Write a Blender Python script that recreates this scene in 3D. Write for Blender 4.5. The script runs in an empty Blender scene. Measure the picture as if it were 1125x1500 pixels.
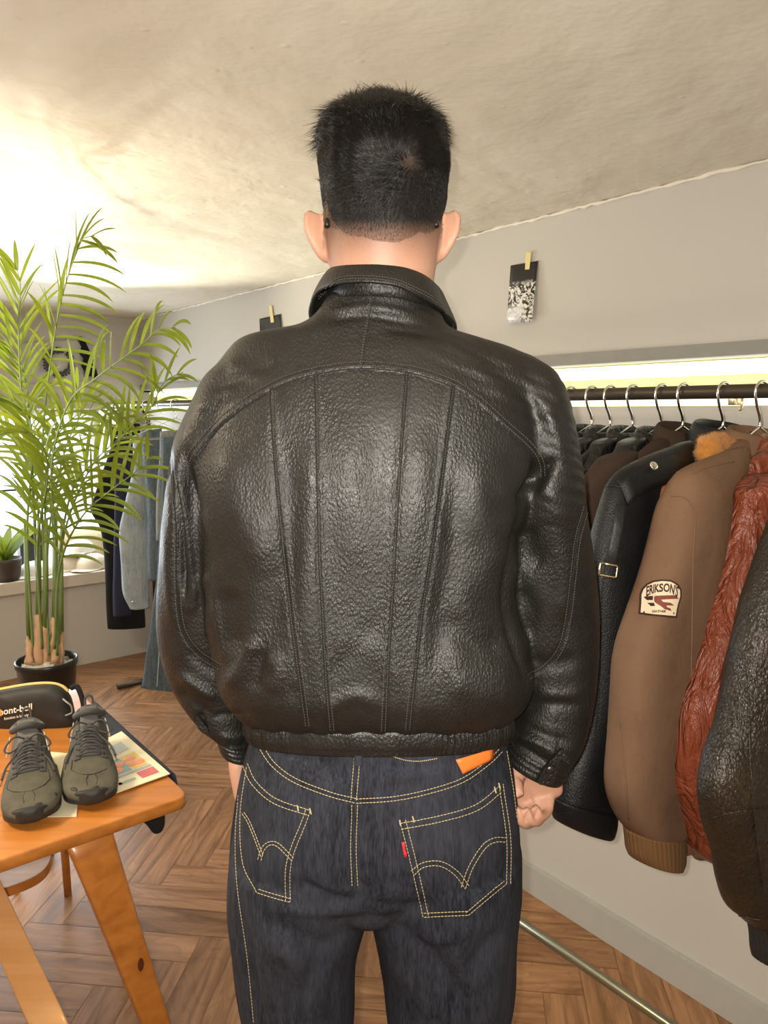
import bpy, bmesh, math, random
import numpy as np
from mathutils import Vector, Matrix
from mathutils.bvhtree import BVHTree
random.seed(7); rng = np.random.default_rng(7)
SC = bpy.context.scene
COL = SC.collection
PI = math.pi
# ------------------------------------------------------------------ camera
H = 1.48; F = 1100.0; TH = math.atan(147/1100); CT, ST = math.cos(TH), math.sin(TH)
NV = np.array([.781, .6245, 0.0]); UV = np.array([-.6245, .781, 0.0]); ZV = np.array([0, 0, 1.0])
def ray(px, py):
    x = px-562.5; v = 750-py
    return np.array([x, F*CT+v*ST, v*CT-F*ST])
def V(px, py, Y):                      # point where the line of sight reaches forward distance Y
    d = ray(px, py); t = Y/d[1]; return np.array([d[0]*t, Y, H+d[2]*t])
def PZ(px, py, z):
    d = ray(px, py); t = (z-H)/d[2]; return np.array([d[0]*t, d[1]*t, z])
def PU(px, py, k):
    d = ray(px, py); t = k/(d@UV); return np.array([d[0]*t, d[1]*t, H+d[2]*t])
def PN(px, py, k):
    d = ray(px, py); t = k/(d@NV); return np.array([d[0]*t, d[1]*t, H+d[2]*t])
def W(n, u, z): return NV*n+UV*u+ZV*z  # room coordinates: n towards the right wall, u along it
def proj(P):
    x = P[:, 0]; y = P[:, 1]; z = P[:, 2]-H
    f = y*CT-z*ST; up = y*ST+z*CT
    return np.stack([562.5+F*x/f, 750-F*up/f], 1)
cam = bpy.data.cameras.new('camera'); co = bpy.data.objects.new('camera', cam); COL.objects.link(co)
co.location = (0, 0, H); co.rotation_euler = (PI/2-TH, 0, 0)
cam.sensor_fit = 'VERTICAL'; cam.sensor_height = 36; cam.lens = 36*F/1500; cam.clip_start = .02
SC.camera = co
SC.view_settings.view_transform = 'Standard'; SC.view_settings.look = 'None'
SC.view_settings.gamma = 1; SC.view_settings.use_curve_mapping = False; SC.view_settings.exposure = 0.3
# ------------------------------------------------------------------ materials
class NT:
    def __init__(s, name):
        s.m = bpy.data.materials.new(name); s.m.use_nodes = True; s.t = s.m.node_tree
        s.b = s.t.nodes['Principled BSDF']; s.out = s.t.nodes['Material Output']; s._tc = None
    def n(s, typ, ins=None, **kw):
        nd = s.t.nodes.new(typ)
        for k, v in kw.items(): setattr(nd, k, v)
        for k, v in (ins or {}).items(): s.set(nd.inputs[k], v)
        return nd
    def set(s, inp, v):
        if isinstance(v, bpy.types.NodeSocket): s.t.links.new(v, inp)
        else:
            if isinstance(v, (tuple, list)) and len(v) == 3 and len(getattr(inp, 'default_value', ())) == 4: v = (*v, 1)
            inp.default_value = v
    @property
    def obj(s):
        if not s._tc: s._tc = s.n('ShaderNodeTexCoord')
        return s._tc.outputs['Object']
    def mapped(s, scale, rot=(0, 0, 0)):
        return s.n('ShaderNodeMapping', {'Vector': s.obj, 'Scale': scale, 'Rotation': rot}).outputs[0]
    def noise(s, scale, detail=3, vec=None, rough=.5, dist=0):
        return s.n('ShaderNodeTexNoise', {'Vector': vec or s.obj, 'Scale': scale, 'Detail': detail, 'Roughness': rough, 'Distortion': dist}).outputs['Fac']
    def voro(s, scale, vec=None, feature='DISTANCE_TO_EDGE', rnd=1):
        return s.n('ShaderNodeTexVoronoi', {'Vector': vec or s.obj, 'Scale': scale, 'Randomness': rnd}, feature=feature).outputs['Distance']
    def ramp(s, f, stops):
        r = s.n('ShaderNodeValToRGB', {'Fac': f}); e = r.color_ramp.elements
        e[0].position, e[0].color = stops[0][0], (*stops[0][1], 1); e[1].position, e[1].color = stops[-1][0], (*stops[-1][1], 1)
        for p, c in stops[1:-1]: k = e.new(p); k.color = (*c, 1)
        return r.outputs[0]
    def mix(s, f, a, b, mode='MIX'):
        n = s.n('ShaderNodeMix', data_type='RGBA', blend_type=mode); s.set(n.inputs['Factor'], f); s.set(n.inputs['A'], a if isinstance(a, bpy.types.NodeSocket) else (*a, 1)); s.set(n.inputs['B'], b if isinstance(b, bpy.types.NodeSocket) else (*b, 1))
        return n.outputs['Result']
    def math(s, op, a, b=0.0, clamp=False):
        n = s.n('ShaderNodeMath', operation=op, use_clamp=clamp); s.set(n.inputs[0], a); s.set(n.inputs[1], b); return n.outputs[0]
    def rng(s, f, a, b, c, d):
        return s.n('ShaderNodeMapRange', {'Value': f, 'From Min': a, 'From Max': b, 'To Min': c, 'To Max': d}).outputs[0]
    def bump(s, h, strength=.3, dist=.001, prev=None):
        n = s.n('ShaderNodeBump', {'Height': h, 'Strength': strength, 'Distance': dist})
        if prev: s.set(n.inputs['Normal'], prev)
        return n.outputs[0]
    def P(s, **k):
        for a, v in k.items(): s.set(s.b.inputs[a.replace('_', ' ')], v)
        return s.m
MATS = {}
def simple(name, col, rough=.5, metal=0, spec=.5, vary=.12, bump=0, bscale=300):
    if name in MATS: return MATS[name]
    t = NT(name); n = t.noise(25, 4)
    c = t.mix(n, tuple(x*(1-vary) for x in col), tuple(min(1, x*(1+vary)) for x in col))
    t.P(Base_Color=c, Roughness=rough, Metallic=metal, Specular_IOR_Level=spec)
    if bump: t.P(Normal=t.bump(t.noise(bscale, 3), bump, .001))
    MATS[name] = t.m; return t.m
def leather(name, col, cell=210, rough=.5, strength=.8, dist=.0016, spec=.5, worn=None, crinkle=0, cscale=(40, 40, 12)):
    t = NT(name)
    warp = t.n('ShaderNodeVectorMath', {0: t.obj, 1: t.n('ShaderNodeVectorMath', {0: t.n('ShaderNodeTexNoise', {'Vector': t.obj, 'Scale': 60, 'Detail': 2}).outputs['Color'], 3: .0018}, operation='SCALE').outputs[0]}, operation='ADD').outputs[0]
    v = t.n('ShaderNodeMapping', {'Vector': warp, 'Scale': (1, 1, .62)}).outputs[0]
    d = t.voro(cell, v, 'F1'); d = t.rng(t.math('MULTIPLY', d, d), 0, .38, 1, 0)
    d2 = t.voro(cell*2.3, v, 'F1'); d2 = t.rng(t.math('MULTIPLY', d2, d2), 0, .42, 1, 0)
    amt = t.rng(t.noise(9, 2), .35, .65, .45, 1.0)
    h = t.math('MULTIPLY', t.math('ADD', t.math('MULTIPLY', d, .75), t.math('MULTIPLY', d2, .3)), amt)
    h = t.math('ADD', h, t.math('MULTIPLY', t.noise(900, 2), .12))
    nrm = None
    if crinkle:
        cv = t.mapped(cscale); cn = t.n('ShaderNodeTexNoise', {'Vector': cv, 'Scale': 1, 'Detail': 4, 'Distortion': 1.6}).outputs['Fac']
        nrm = t.bump(cn, crinkle, .02)
    nrm = t.bump(h, strength, dist, nrm)
    c = t.mix(t.noise(6, 4), tuple(x*.8 for x in col), tuple(x*1.2 for x in col))
    if worn:
        wf = t.rng(t.noise(14, 6, rough=.7), .5, .72, 0, 1); c = t.mix(t.math('MULTIPLY', wf, t.rng(d, 0, 1, .2, 1)), c, worn)
    t.P(Base_Color=c, Roughness=t.rng(t.noise(30, 3), .3, .7, rough-.07, rough+.08), Specular_IOR_Level=spec, Normal=nrm)
    MATS[name] = t.m; return t.m
BLK = leather('black_pebbled_leather', (.0085, .0076, .0064), cell=310, rough=.5, spec=.5, strength=.65, dist=.0010, worn=None)
BLKS = leather('black_smooth_leather', (.007, .007, .008), cell=420, rough=.45, strength=.4, spec=.3)
BLKG = leather('black_glossy_leather', (.008, .0075, .007), cell=420, rough=.36, strength=.3, spec=.45, crinkle=.4)
BRNS = leather('dark_brown_suede', (.045, .028, .020), cell=700, rough=.9, strength=.3, spec=.15)
TAN = leather('tan_suede', (.175, .102, .062), cell=900, rough=.92, strength=.3, spec=.12, worn=(.10, .054, .033), crinkle=.10, cscale=(13, 13, 8))
RUST = leather('rust_leather', (.24, .072, .028), cell=500, rough=.5, strength=.25, crinkle=.5)
RED = leather('red_brown_crinkled_leather', (.21, .048, .021), cell=500, rough=.38, strength=.2, crinkle=1.0, cscale=(32, 32, 9))
DKB = leather('distressed_dark_brown_leather', (.020, .014, .009), cell=230, rough=.38, strength=.9, spec=.45, worn=(.05, .033, .019), crinkle=.3)
def denim_mat(name, c1, c2, spec=.2, wear=None):
    t = NT(name)
    st = t.n('ShaderNodeTexNoise', {'Vector': t.mapped((420, 420, 60)), 'Scale': 1, 'Detail': 3}).outputs['Fac']
    st2 = t.n('ShaderNodeTexNoise', {'Vector': t.mapped((90, 90, 14)), 'Scale': 1, 'Detail': 3}).outputs['Fac']
    f = t.math('ADD', t.math('MULTIPLY', st, .6), t.math('MULTIPLY', st2, .4))
    c = t.mix(t.rng(f, .38, .66, 0, 1), c1, c2)
    if wear: c = t.mix(t.rng(t.noise(7, 3), .42, .7, 0, .45), c, wear)
    tw = t.n('ShaderNodeTexWave', {'Vector': t.mapped((1, 1, 1), (0, .9, 0)), 'Scale': 420}).outputs['Fac']
    t.P(Base_Color=c, Roughness=.88, Specular_IOR_Level=spec, Normal=t.bump(tw, .25, .0006, t.bump(st, .3, .0008)))
    MATS[name] = t.m; return t.m
DENIM = denim_mat('raw_indigo_denim', (.008, .009, .014), (.034, .037, .050), wear=(.042, .045, .060))
THREAD = simple('gold_thread', (.46, .37, .20), .7)
THREADG = simple('dark_thread', (.05, .045, .038), .6)
def skin_mat():
    t = NT('skin')
    a = t.n('ShaderNodeAttribute', attribute_name='stubble').outputs['Fac']
    nz = t.noise(1400, 2)
    c = t.mix(t.noise(40, 3), (.45, .235, .160), (.52, .29, .20))
    c = t.mix(t.math('MULTIPLY', a, t.rng(nz, .3, .7, .55, 1.15), True), c, (.022, .017, .014))
    t.P(Base_Color=c, Roughness=.5, Subsurface_Weight=.15, Subsurface_Radius=(.012, .005, .003), Specular_IOR_Level=.35, Normal=t.bump(t.noise(500, 3), .15, .0006))
    return t.m
SKIN = skin_mat()
def hair_mat():
    t = NT('black_hair')
    t.P(Base_Color=(.0055, .004, .0035), Roughness=.3, Specular_IOR_Level=.45)
    return t.m
HAIR = hair_mat()
def wood(name, c1, c2, scale=(2, 30, 30), rough=.3, coat=.0):
    t = NT(name)
    n = t.n('ShaderNodeTexNoise', {'Vector': t.mapped(scale), 'Scale': 1.2, 'Detail': 5, 'Distortion': .6}).outputs['Fac']
    t.P(Base_Color=t.ramp(n, [(.3, c1), (.7, c2)]), Roughness=rough, Coat_Weight=coat, Coat_Roughness=.2)
    MATS[name] = t.m; return t.m
WOOD = wood('honey_varnished_wood', (.38, .125, .018), (.55, .205, .038), rough=.38, coat=.3)
CHROME = simple('chrome_wire', (.85, .83, .78), .12, 1, vary=.03)
ROD = simple('dark_bronze_rod', (.075, .06, .045), .4, .6)
BRASS = simple('pale_brass', (.8, .66, .42), .25, 1, vary=.03)
# ------------------------------------------------------------------ mesh helpers
def mesh(name, verts, faces, mat=None, parent=None, smooth=True, attrs=None):
    me = bpy.data.meshes.new(name)
    verts = np.asarray(verts, dtype=float)
    if isinstance(faces, np.ndarray):
        nf, k = faces.shape
        me.vertices.add(len(verts)); me.vertices.foreach_set('co', verts.ravel())
        me.loops.add(nf*k); me.loops.foreach_set('vertex_index', faces.ravel().astype(np.int32))
        me.polygons.add(nf); me.polygons.foreach_set('loop_start', np.arange(0, nf*k, k, dtype=np.int32))
        me.update(calc_edges=True)
    else:
        me.from_pydata([tuple(v) for v in verts], [], [tuple(f) for f in faces]); me.update()
    if smooth: me.polygons.foreach_set('use_smooth', np.ones(len(me.polygons), dtype=bool))
    for k, v in (attrs or {}).items():
        a = me.attributes.new(k, 'FLOAT', 'POINT'); a.data.foreach_set('value', np.asarray(v, dtype=np.float32))
    for m in (mat if isinstance(mat, (list, tuple)) else [mat]):
        if m: me.materials.append(m)
    o = bpy.data.objects.new(name, me); COL.objects.link(o)
    if parent: attach(o, parent)
    return o
def attach(o, parent):
    o.parent = parent; o.matrix_parent_inverse = parent_world(parent).inverted()
def parent_world(p):
    return parent_world(p.parent) @ p.matrix_parent_inverse @ p.matrix_basis if p.parent else p.matrix_basis.copy()
def tag(o, label=None, cat=None, group=None, kind=None):
    if label: o['label'] = label
    if cat: o['category'] = cat
    if group: o['group'] = group
    if kind: o['kind'] = kind
    return o
def empty(name, loc, label, cat, group=None):
    o = bpy.data.objects.new(name, None); COL.objects.link(o); o.location = tuple(loc); o.empty_display_size = .05
    return tag(o, label, cat, group)
class MB:                                             # collects shapes for one mesh
    def __init__(s): s.v = []; s.f = []; s.c = 0
    def add(s, v, f):
        s.v.append(np.asarray(v, float)); s.f += [tuple(int(i)+s.c for i in q) for q in f]; s.c += len(v); return s
    def build(s, name, mat, parent=None, smooth=True): return mesh(name, np.concatenate(s.v), s.f, mat, parent, smooth)
    def shade(s): return s
def cr(keys, n):                                      # Catmull-Rom resample of rows
    K = np.asarray(keys, float); m = len(K)
    if m == 2: t = np.linspace(0, 1, n)[:, None]; return K[0]*(1-t)+K[1]*t
    t = np.linspace(0, m-1, n); i = np.minimum(t.astype(int), m-2); f = (t-i).reshape(-1, *([1]*(K.ndim-1)))
    Kp = np.concatenate([[2*K[0]-K[1]], K, [2*K[-1]-K[-2]]])
    a, b, c, d = Kp[i], Kp[i+1], Kp[i+2], Kp[i+3]
    return .5*((2*b)+(-a+c)*f+(2*a-5*b+4*c-d)*f**2+(-a+3*b-3*c+d)*f**3)
def pl(keys, step):                                   # smooth polyline resampled by arc length
    P = cr(keys, max(20, len(keys)*16)); s = np.r_[0, np.cumsum(np.linalg.norm(np.diff(P, axis=0), axis=1))]
    n = max(2, int(s[-1]/step)+1); q = np.linspace(0, s[-1], n)
    return np.stack([np.interp(q, s, P[:, k]) for k in range(P.shape[1])], 1)
def sring(c, a, b, N=48, e=2.3, b2=None):             # superellipse ring; b2 = other half's axis
    t = np.linspace(0, 2*PI, N, endpoint=False); ct, st = np.cos(t), np.sin(t)
    x = np.sign(ct)*np.abs(ct)**(2/e); y = np.sign(st)*np.abs(st)**(2/e)
    b2 = b if b2 is None else b2
    B = np.where(y[:, None] > 0, np.asarray(b)[None], np.asarray(b2)[None])
    return np.asarray(c)[None]+x[:, None]*np.asarray(a)[None]+y[:, None]*B
def loft(R, cap=True):
    R = np.asarray(R); m, N, _ = R.shape; v = R.reshape(-1, 3)
    i = np.arange(m-1)[:, None]*N; j = np.arange(N)[None]; j2 = (j+1) % N
    f = np.stack([i+j, i+j2, i+N+j2, i+N+j], -1).reshape(-1, 4).tolist()
    if cap:
        v = np.concatenate([v, [R[0].mean(0), R[-1].mean(0)]]); a = m*N; b = a+1
        f += [(a, (k+1) % N, k) for k in range(N)]+[(b, (m-1)*N+k, (m-1)*N+(k+1) % N) for k in range(N)]
    return v, f
def frames(P):
    P = np.asarray(P, float); T = np.gradient(P, axis=0); T /= np.linalg.norm(T, axis=1)[:, None]+1e-12
    out = []; up = np.array([0, 0, 1.]) if abs(T[0][2]) < .9 else np.array([1., 0, 0]); x = np.cross(up, T[0]); x /= np.linalg.norm(x)
    for t in T:
        x = x-t*(x@t); x /= np.linalg.norm(x)+1e-12; out.append((x.copy(), np.cross(t, x)))
    return out
def tube(P, r, N=8):
    P = np.asarray(P, float); r = np.broadcast_to(r, (len(P),)); fr = frames(P)
    t = np.linspace(0, 2*PI, N, endpoint=False)
    R = [p+ri*(np.cos(t)[:, None]*x+np.sin(t)[:, None]*y) for p, ri, (x, y) in zip(P, r, fr)]
    return loft(R)
def box(c, ax, ay, az):
    c, ax, ay, az = map(lambda q: np.asarray(q, float), (c, ax, ay, az))
    v = [c+i*ax+j*ay+k*az for i in (-1, 1) for j in (-1, 1) for k in (-1, 1)]
    return v, [(0, 1, 3, 2), (4, 6, 7, 5), (0, 4, 5, 1), (2, 3, 7, 6), (0, 2, 6, 4), (1, 5, 7, 3)]
def rbox(c, ax, ay, az, bev=.004):
    bm = bmesh.new(); v, f = box(c, ax, ay, az); bv = [bm.verts.new(q) for q in v]
    for q in f: bm.faces.new([bv[i] for i in q])
    bmesh.ops.bevel(bm, geom=bm.edges[:], offset=bev, segments=3, affect='EDGES', profile=.5)
    bm.verts.index_update(); vv = [tuple(q.co) for q in bm.verts]; ff = [tuple(q.index for q in p.verts) for p in bm.faces]; bm.free(); return vv, ff
def prism(poly, depth):                                # closed outline (Nx3) extruded by vector depth
    P = np.asarray(poly, float); n = len(P); d = np.asarray(depth, float)
    v = np.concatenate([P, P+d]); f = [tuple(range(n)), tuple(range(2*n-1, n-1, -1))]+[(i, i+n, (i+1) % n+n, (i+1) % n) for i in range(n)]
    return v, f
def band(A, B, th, nseg=6, bulge=0.0, side=None):      # slab between curves A and B (same length), thickness th
    A = np.asarray(A, float); B = np.asarray(B, float); m = len(A)
    T = np.gradient((A+B)/2, axis=0); Wd = B-A; Nn = np.cross(T, Wd); Nn /= np.linalg.norm(Nn, axis=1)[:, None]+1e-12
    R = []
    k = nseg; s = np.linspace(0, 1, k+1)
    for a, w, n in zip(A, Wd, Nn):
        o = [a+w*q+n*(th/2*min(1, (4*q*(1-q))**.5+.35)+bulge*4*q*(1-q)) for q in s]; i = [a+w*q-n*(th/2*min(1, (4*q*(1-q))**.5+.35)-bulge*4*q*(1-q)) for q in s[::-1]]
        R.append(np.array(o+i))
    return loft(R)
def remesh(parts, vox):
    mb = MB()
    for v, f in parts: mb.add(v, f)
    o = mb.build('tmp', None); o.data.validate()
    bm = bmesh.new(); bm.from_mesh(o.data); bmesh.ops.recalc_face_normals(bm, faces=bm.faces[:]); bm.to_mesh(o.data); bm.free()
    md = o.modifiers.new('r', 'REMESH'); md.mode = 'VOXEL'; md.voxel_size = vox
    dg = bpy.context.evaluated_depsgraph_get(); ev = o.evaluated_get(dg); me = ev.to_mesh()
    v = np.empty(len(me.vertices)*3); me.vertices.foreach_get('co', v); v = v.reshape(-1, 3)
    f = np.empty(len(me.loops), dtype=np.int32); me.loops.foreach_get('vertex_index', f)
    ls = np.empty(len(me.polygons), dtype=np.int32); me.polygons.foreach_get('loop_total', ls)
    if (ls == 4).all(): f = f.reshape(-1, 4)
    else: raise RuntimeError('non quad')
    f = f.copy(); ev.to_mesh_clear(); d = o.data; bpy.data.objects.remove(o); bpy.data.meshes.remove(d)
    return v, f
def lap(v, f, it, w=1.0):
    e = np.unique(np.sort(np.concatenate([f[:, [0, 1]], f[:, [1, 2]], f[:, [2, 3]], f[:, [3, 0]]]), axis=1), axis=0)
    n = len(v); deg = np.bincount(e.ravel(), minlength=n)[:, None]
    for _ in range(it):
        s = np.stack([np.bincount(e[:, 0], v[e[:, 1], k], n)+np.bincount(e[:, 1], v[e[:, 0], k], n) for k in range(3)], 1)/deg
        v = v+(s-v)*(np.asarray(w).reshape(-1, 1) if np.ndim(w) else w)
    return v
def vnorm(v, f):
    n = np.cross(v[f[:, 2]]-v[f[:, 0]], v[f[:, 3]]-v[f[:, 1]]); out = np.zeros_like(v)
    for k in range(4):
        for c in range(3): out[:, c] += np.bincount(f[:, k], n[:, c], len(v))
    return out/(np.linalg.norm(out, axis=1)[:, None]+1e-12)
def pdist(Q, line):                                     # distance of 2D points to a polyline, signed, plus position 0..1
    L = np.asarray(line, float); best = np.full(len(Q), 1e9); sg = np.zeros(len(Q)); tt = np.zeros(len(Q))
    cum = np.r_[0, np.cumsum(np.linalg.norm(np.diff(L, axis=0), axis=1))]
    for i in range(len(L)-1):
        a, b = L[i], L[i+1]; ab = b-a; l2 = ab@ab
        t = np.clip(((Q-a)@ab)/l2, 0, 1); p = Q-(a+t[:, None]*ab); d = np.hypot(p[:, 0], p[:, 1])
        m = d < best; best[m] = d[m]; sg[m] = np.sign(ab[0]*p[m, 1]-ab[1]*p[m, 0]); tt[m] = (cum[i]+t[m]*l2**.5)/cum[-1]
    return best, sg, tt
def sfold(Q, facing, line, amp, w, taper=True):
    L = cr(line, len(line)*5); m = facing & (Q[:, 0] > L[:, 0].min()-3*w) & (Q[:, 0] < L[:, 0].max()+3*w) & (Q[:, 1] > L[:, 1].min()-3*w) & (Q[:, 1] < L[:, 1].max()+3*w)
    out = np.zeros(len(Q)); d, s, t = pdist(Q[m], L); r = amp*np.exp(-(d/w)**2)
    if taper: r *= np.clip(np.minimum(t, 1-t)*5, 0, 1)*.85+.15
    out[m] = r; return out
_K = rng.normal(size=(40, 3)); _PH = rng.uniform(0, 6.28, 40)
def wav(v, scale, i0=0, n=8, aniso=(1, 1, 1)):          # smooth pseudo noise, about -1..1
    q = v*np.asarray(aniso); s = 0
    for i in range(i0, i0+n): s = s+np.sin(q@(_K[i % 40]*scale)+_PH[i % 40]+.8*np.sin(q@(_K[(i*7+3) % 40]*scale*.7)))
    return s/(n**.5*1.1)
def bvh(v, f): return BVHTree.FromPolygons([tuple(x) for x in v], [tuple(int(i) for i in q) for q in f])
CAMP = np.array([0, 0, H])
def cast(tree, px, py, off=0.0):
    d = ray(px, py); h, n, i, dist = tree.ray_cast(Vector(CAMP), Vector(d).normalized())
    if h is None: return None
    n = np.array(n); n = n if n@d < 0 else -n
    return np.array(h)+n*off, n
def castline(tree, keys, step, off, smooth_jump=.05):
    out = []
    for q in pl(keys, step):
        r = cast(tree, q[0], q[1], off)
        if r is None: continue
        out.append(r[0])
    if len(out) < 2: return []
    seg = [[out[0]]]
    for p in out[1:]:
        if np.linalg.norm(p-seg[-1][-1]) > smooth_jump: seg.append([])
        seg[-1].append(p)
    return [np.array(s) for s in seg if len(s) > 2]
def stitches(mb, tree, keys, r=.00055, dash=4.2, gap=1.6, off=.0006, step=1.0):
    for L in castline(tree, keys, step, off):
        i = 0; d = max(2, int(dash/step)); g = max(1, int(gap/step))
        while i+2 < len(L):
            s = L[i:i+d+1]
            if len(s) >= 2: mb.add(*tube(s[[0, len(s)//2, -1]], [r*.7, r, r*.7], 5))
            i += d+g
def solidline(mb, tree, keys, r, off=.0, step=3.0, N=6):
    for L in castline(tree, keys, step, off): mb.add(*tube(L, r, N))
def offs(line, d):                                      # parallel copy of a 2D line
    P = cr(line, len(line)*6); T = np.gradient(P, axis=0); T /= np.linalg.norm(T, axis=1)[:, None]
    return P+d*np.stack([-T[:, 1], T[:, 0]], 1)
def text_mesh(s, size=1.0, extrude=0.0, bold=0.0):
    cu = bpy.data.curves.new('t', 'FONT'); cu.body = s; cu.size = size; cu.extrude = extrude; cu.align_x = 'CENTER'; cu.align_y = 'CENTER'; cu.offset = bold; cu.resolution_u = 3
    o = bpy.data.objects.new('t', cu); COL.objects.link(o); dg = bpy.context.evaluated_depsgraph_get(); dg.update()
    ev = o.evaluated_get(dg); me = ev.to_mesh(); bm = bmesh.new(); bm.from_mesh(me); bmesh.ops.triangulate(bm, faces=bm.faces[:])
    bmesh.ops.remove_doubles(bm, verts=bm.verts[:], dist=1e-5)
    v = np.array([q.co[:] for q in bm.verts]); f = [tuple(x.index for x in p.verts) for p in bm.faces]; bm.free(); ev.to_mesh_clear()
    bpy.data.objects.remove(o); return v, f
# ------------------------------------------------------------------ room
CEIL = 2.02; NR = 1.707; UB = 4.45; NL = -2.2; UF = -1.6
def plaster(name, c1, c2, bs=8, bst=.4, rough=.75, fine=.2, dist=.03):
    t = NT(name)
    big = t.noise(bs, 4, dist=.15); fn = t.noise(bs*12, 4)
    spk = t.voro(bs*2.2, feature='F1'); spk = t.rng(spk, 0, .09, 1, 0)
    n1 = t.bump(big, bst, dist); n2 = t.bump(fn, fine, .004, n1); n3 = t.bump(spk, .5, .004, n2)
    t.P(Base_Color=t.mix(t.noise(1.7, 4), c1, c2), Roughness=rough, Specular_IOR_Level=.25, Normal=n3)
    return t.m
M_CEIL = plaster('rough_cream_ceiling_paint', (.66, .61, .51), (.74, .69, .58), 5, .55, .7, .25, .035)
M_WALL = plaster('grey_beige_wall_paint', (.50, .475, .43), (.55, .525, .48), 3, .15, .6, .06, .02)
M_WALL2 = simple('dark_grey_molding_paint', (.27, .26, .235), .6, bump=.3, bscale=40)
M_BASE = simple('grey_skirting_paint', (.42, .41, .375), .5, vary=.05)
def rb(n0, n1, u0, u1, z0, z1): return box(W((n0+n1)/2, (u0+u1)/2, (z0+z1)/2), NV*(n1-n0)/2, UV*(u1-u0)/2, ZV*(z1-z0)/2)
ZN0, ZN1 = 1.492, 1.606
w = MB(); w.add(*rb(NR, NR+.25, UF, UB+.5, ZN1, CEIL+.1)); w.add(*rb(NR, NR+.25, UF, UB+.5, -.05, ZN0)); w.add(*rb(NR+.14, NR+.25, UF, UB+.5, ZN0, ZN1))
tag(w.build('wall_right', M_WALL, smooth=False), kind='structure')
w = MB(); wn0, wn1, wz0, wz1 = -.9, 1.55, .55, 1.495
w.add(*rb(NL, NR, UB, UB+.06, -.05, wz0-.05)); w.add(*rb(NL, NR, UB, UB+.06, wz1, CEIL+.1)); w.add(*rb(wn1, NR+.2, UB, UB+.5, wz0-.05, wz1)); w.add(*rb(NL, wn0, UB, UB+.5, wz0-.05, wz1))
w.add(*rb(NL, NR+.2, UB+.06, UB+.5, wz1, wz1+.1))
tag(w.build('wall_back', M_WALL, smooth=False), kind='structure')
w = MB(); w.add(*rb(NL-.1, NL, UF, UB+.5, -.05, CEIL+.1)); tag(w.build('wall_left', M_WALL, smooth=False), kind='structure')
w = MB(); w.add(*rb(NL-.1, NR+.25, UF-.1, UF, -.05, CEIL+.1)); tag(w.build('wall_front', M_WALL, smooth=False), kind='structure')
# ceiling: real relief so that it is uneven from anywhere
g = 150; nn = np.linspace(NL-.1, NR+.0, g); uu = np.linspace(UF-.1, UB+.05, g)
A, B_ = np.meshgrid(nn, uu); pts = NV[None]*A.ravel()[:, None]+UV[None]*B_.ravel()[:, None]
zz = CEIL+.006*wav(pts, 3.0, 0, 8)+.003*wav(pts, 11, 8, 8)
edge = np.clip((NR-A.ravel())/.25, 0, 1); zz = CEIL+(zz-CEIL)*edge
pts[:, 2] = zz
ix = np.arange(g*g).reshape(g, g); fq = np.stack([ix[:-1, :-1], ix[1:, :-1], ix[1:, 1:], ix[:-1, 1:]], -1).reshape(-1, 4)
tag(mesh('ceiling', pts, fq, M_CEIL), kind='structure')
w = MB(); w.add(*rb(NR-.012, NR, UF, UB, ZN1, ZN1+.031)); tag(w.build('trim_1', M_WALL2, smooth=False), kind='structure')
w = MB(); w.add(*rb(NR-.012, NR, UF, UB, 0, .088)); w.add(*rb(NR-.006, NR, UF, UB, .088, .094)); tag(w.build('baseboard_right', M_BASE, smooth=False), kind='structure')
# chipped paint crumbs along the ceiling edge
cv = []
for u_ in np.arange(UF, UB, .02):
    cv.append(W(NR-.002-.004*random.random(), u_, CEIL-.002-.004*random.random()))
w = MB(); w.add(*tube(cv, [.003+.0035*random.random() for _ in cv], 5)); tag(w.build('trim_2', simple('chipped_white_paint', (.75, .7, .6), .7)), kind='structure')
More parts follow.
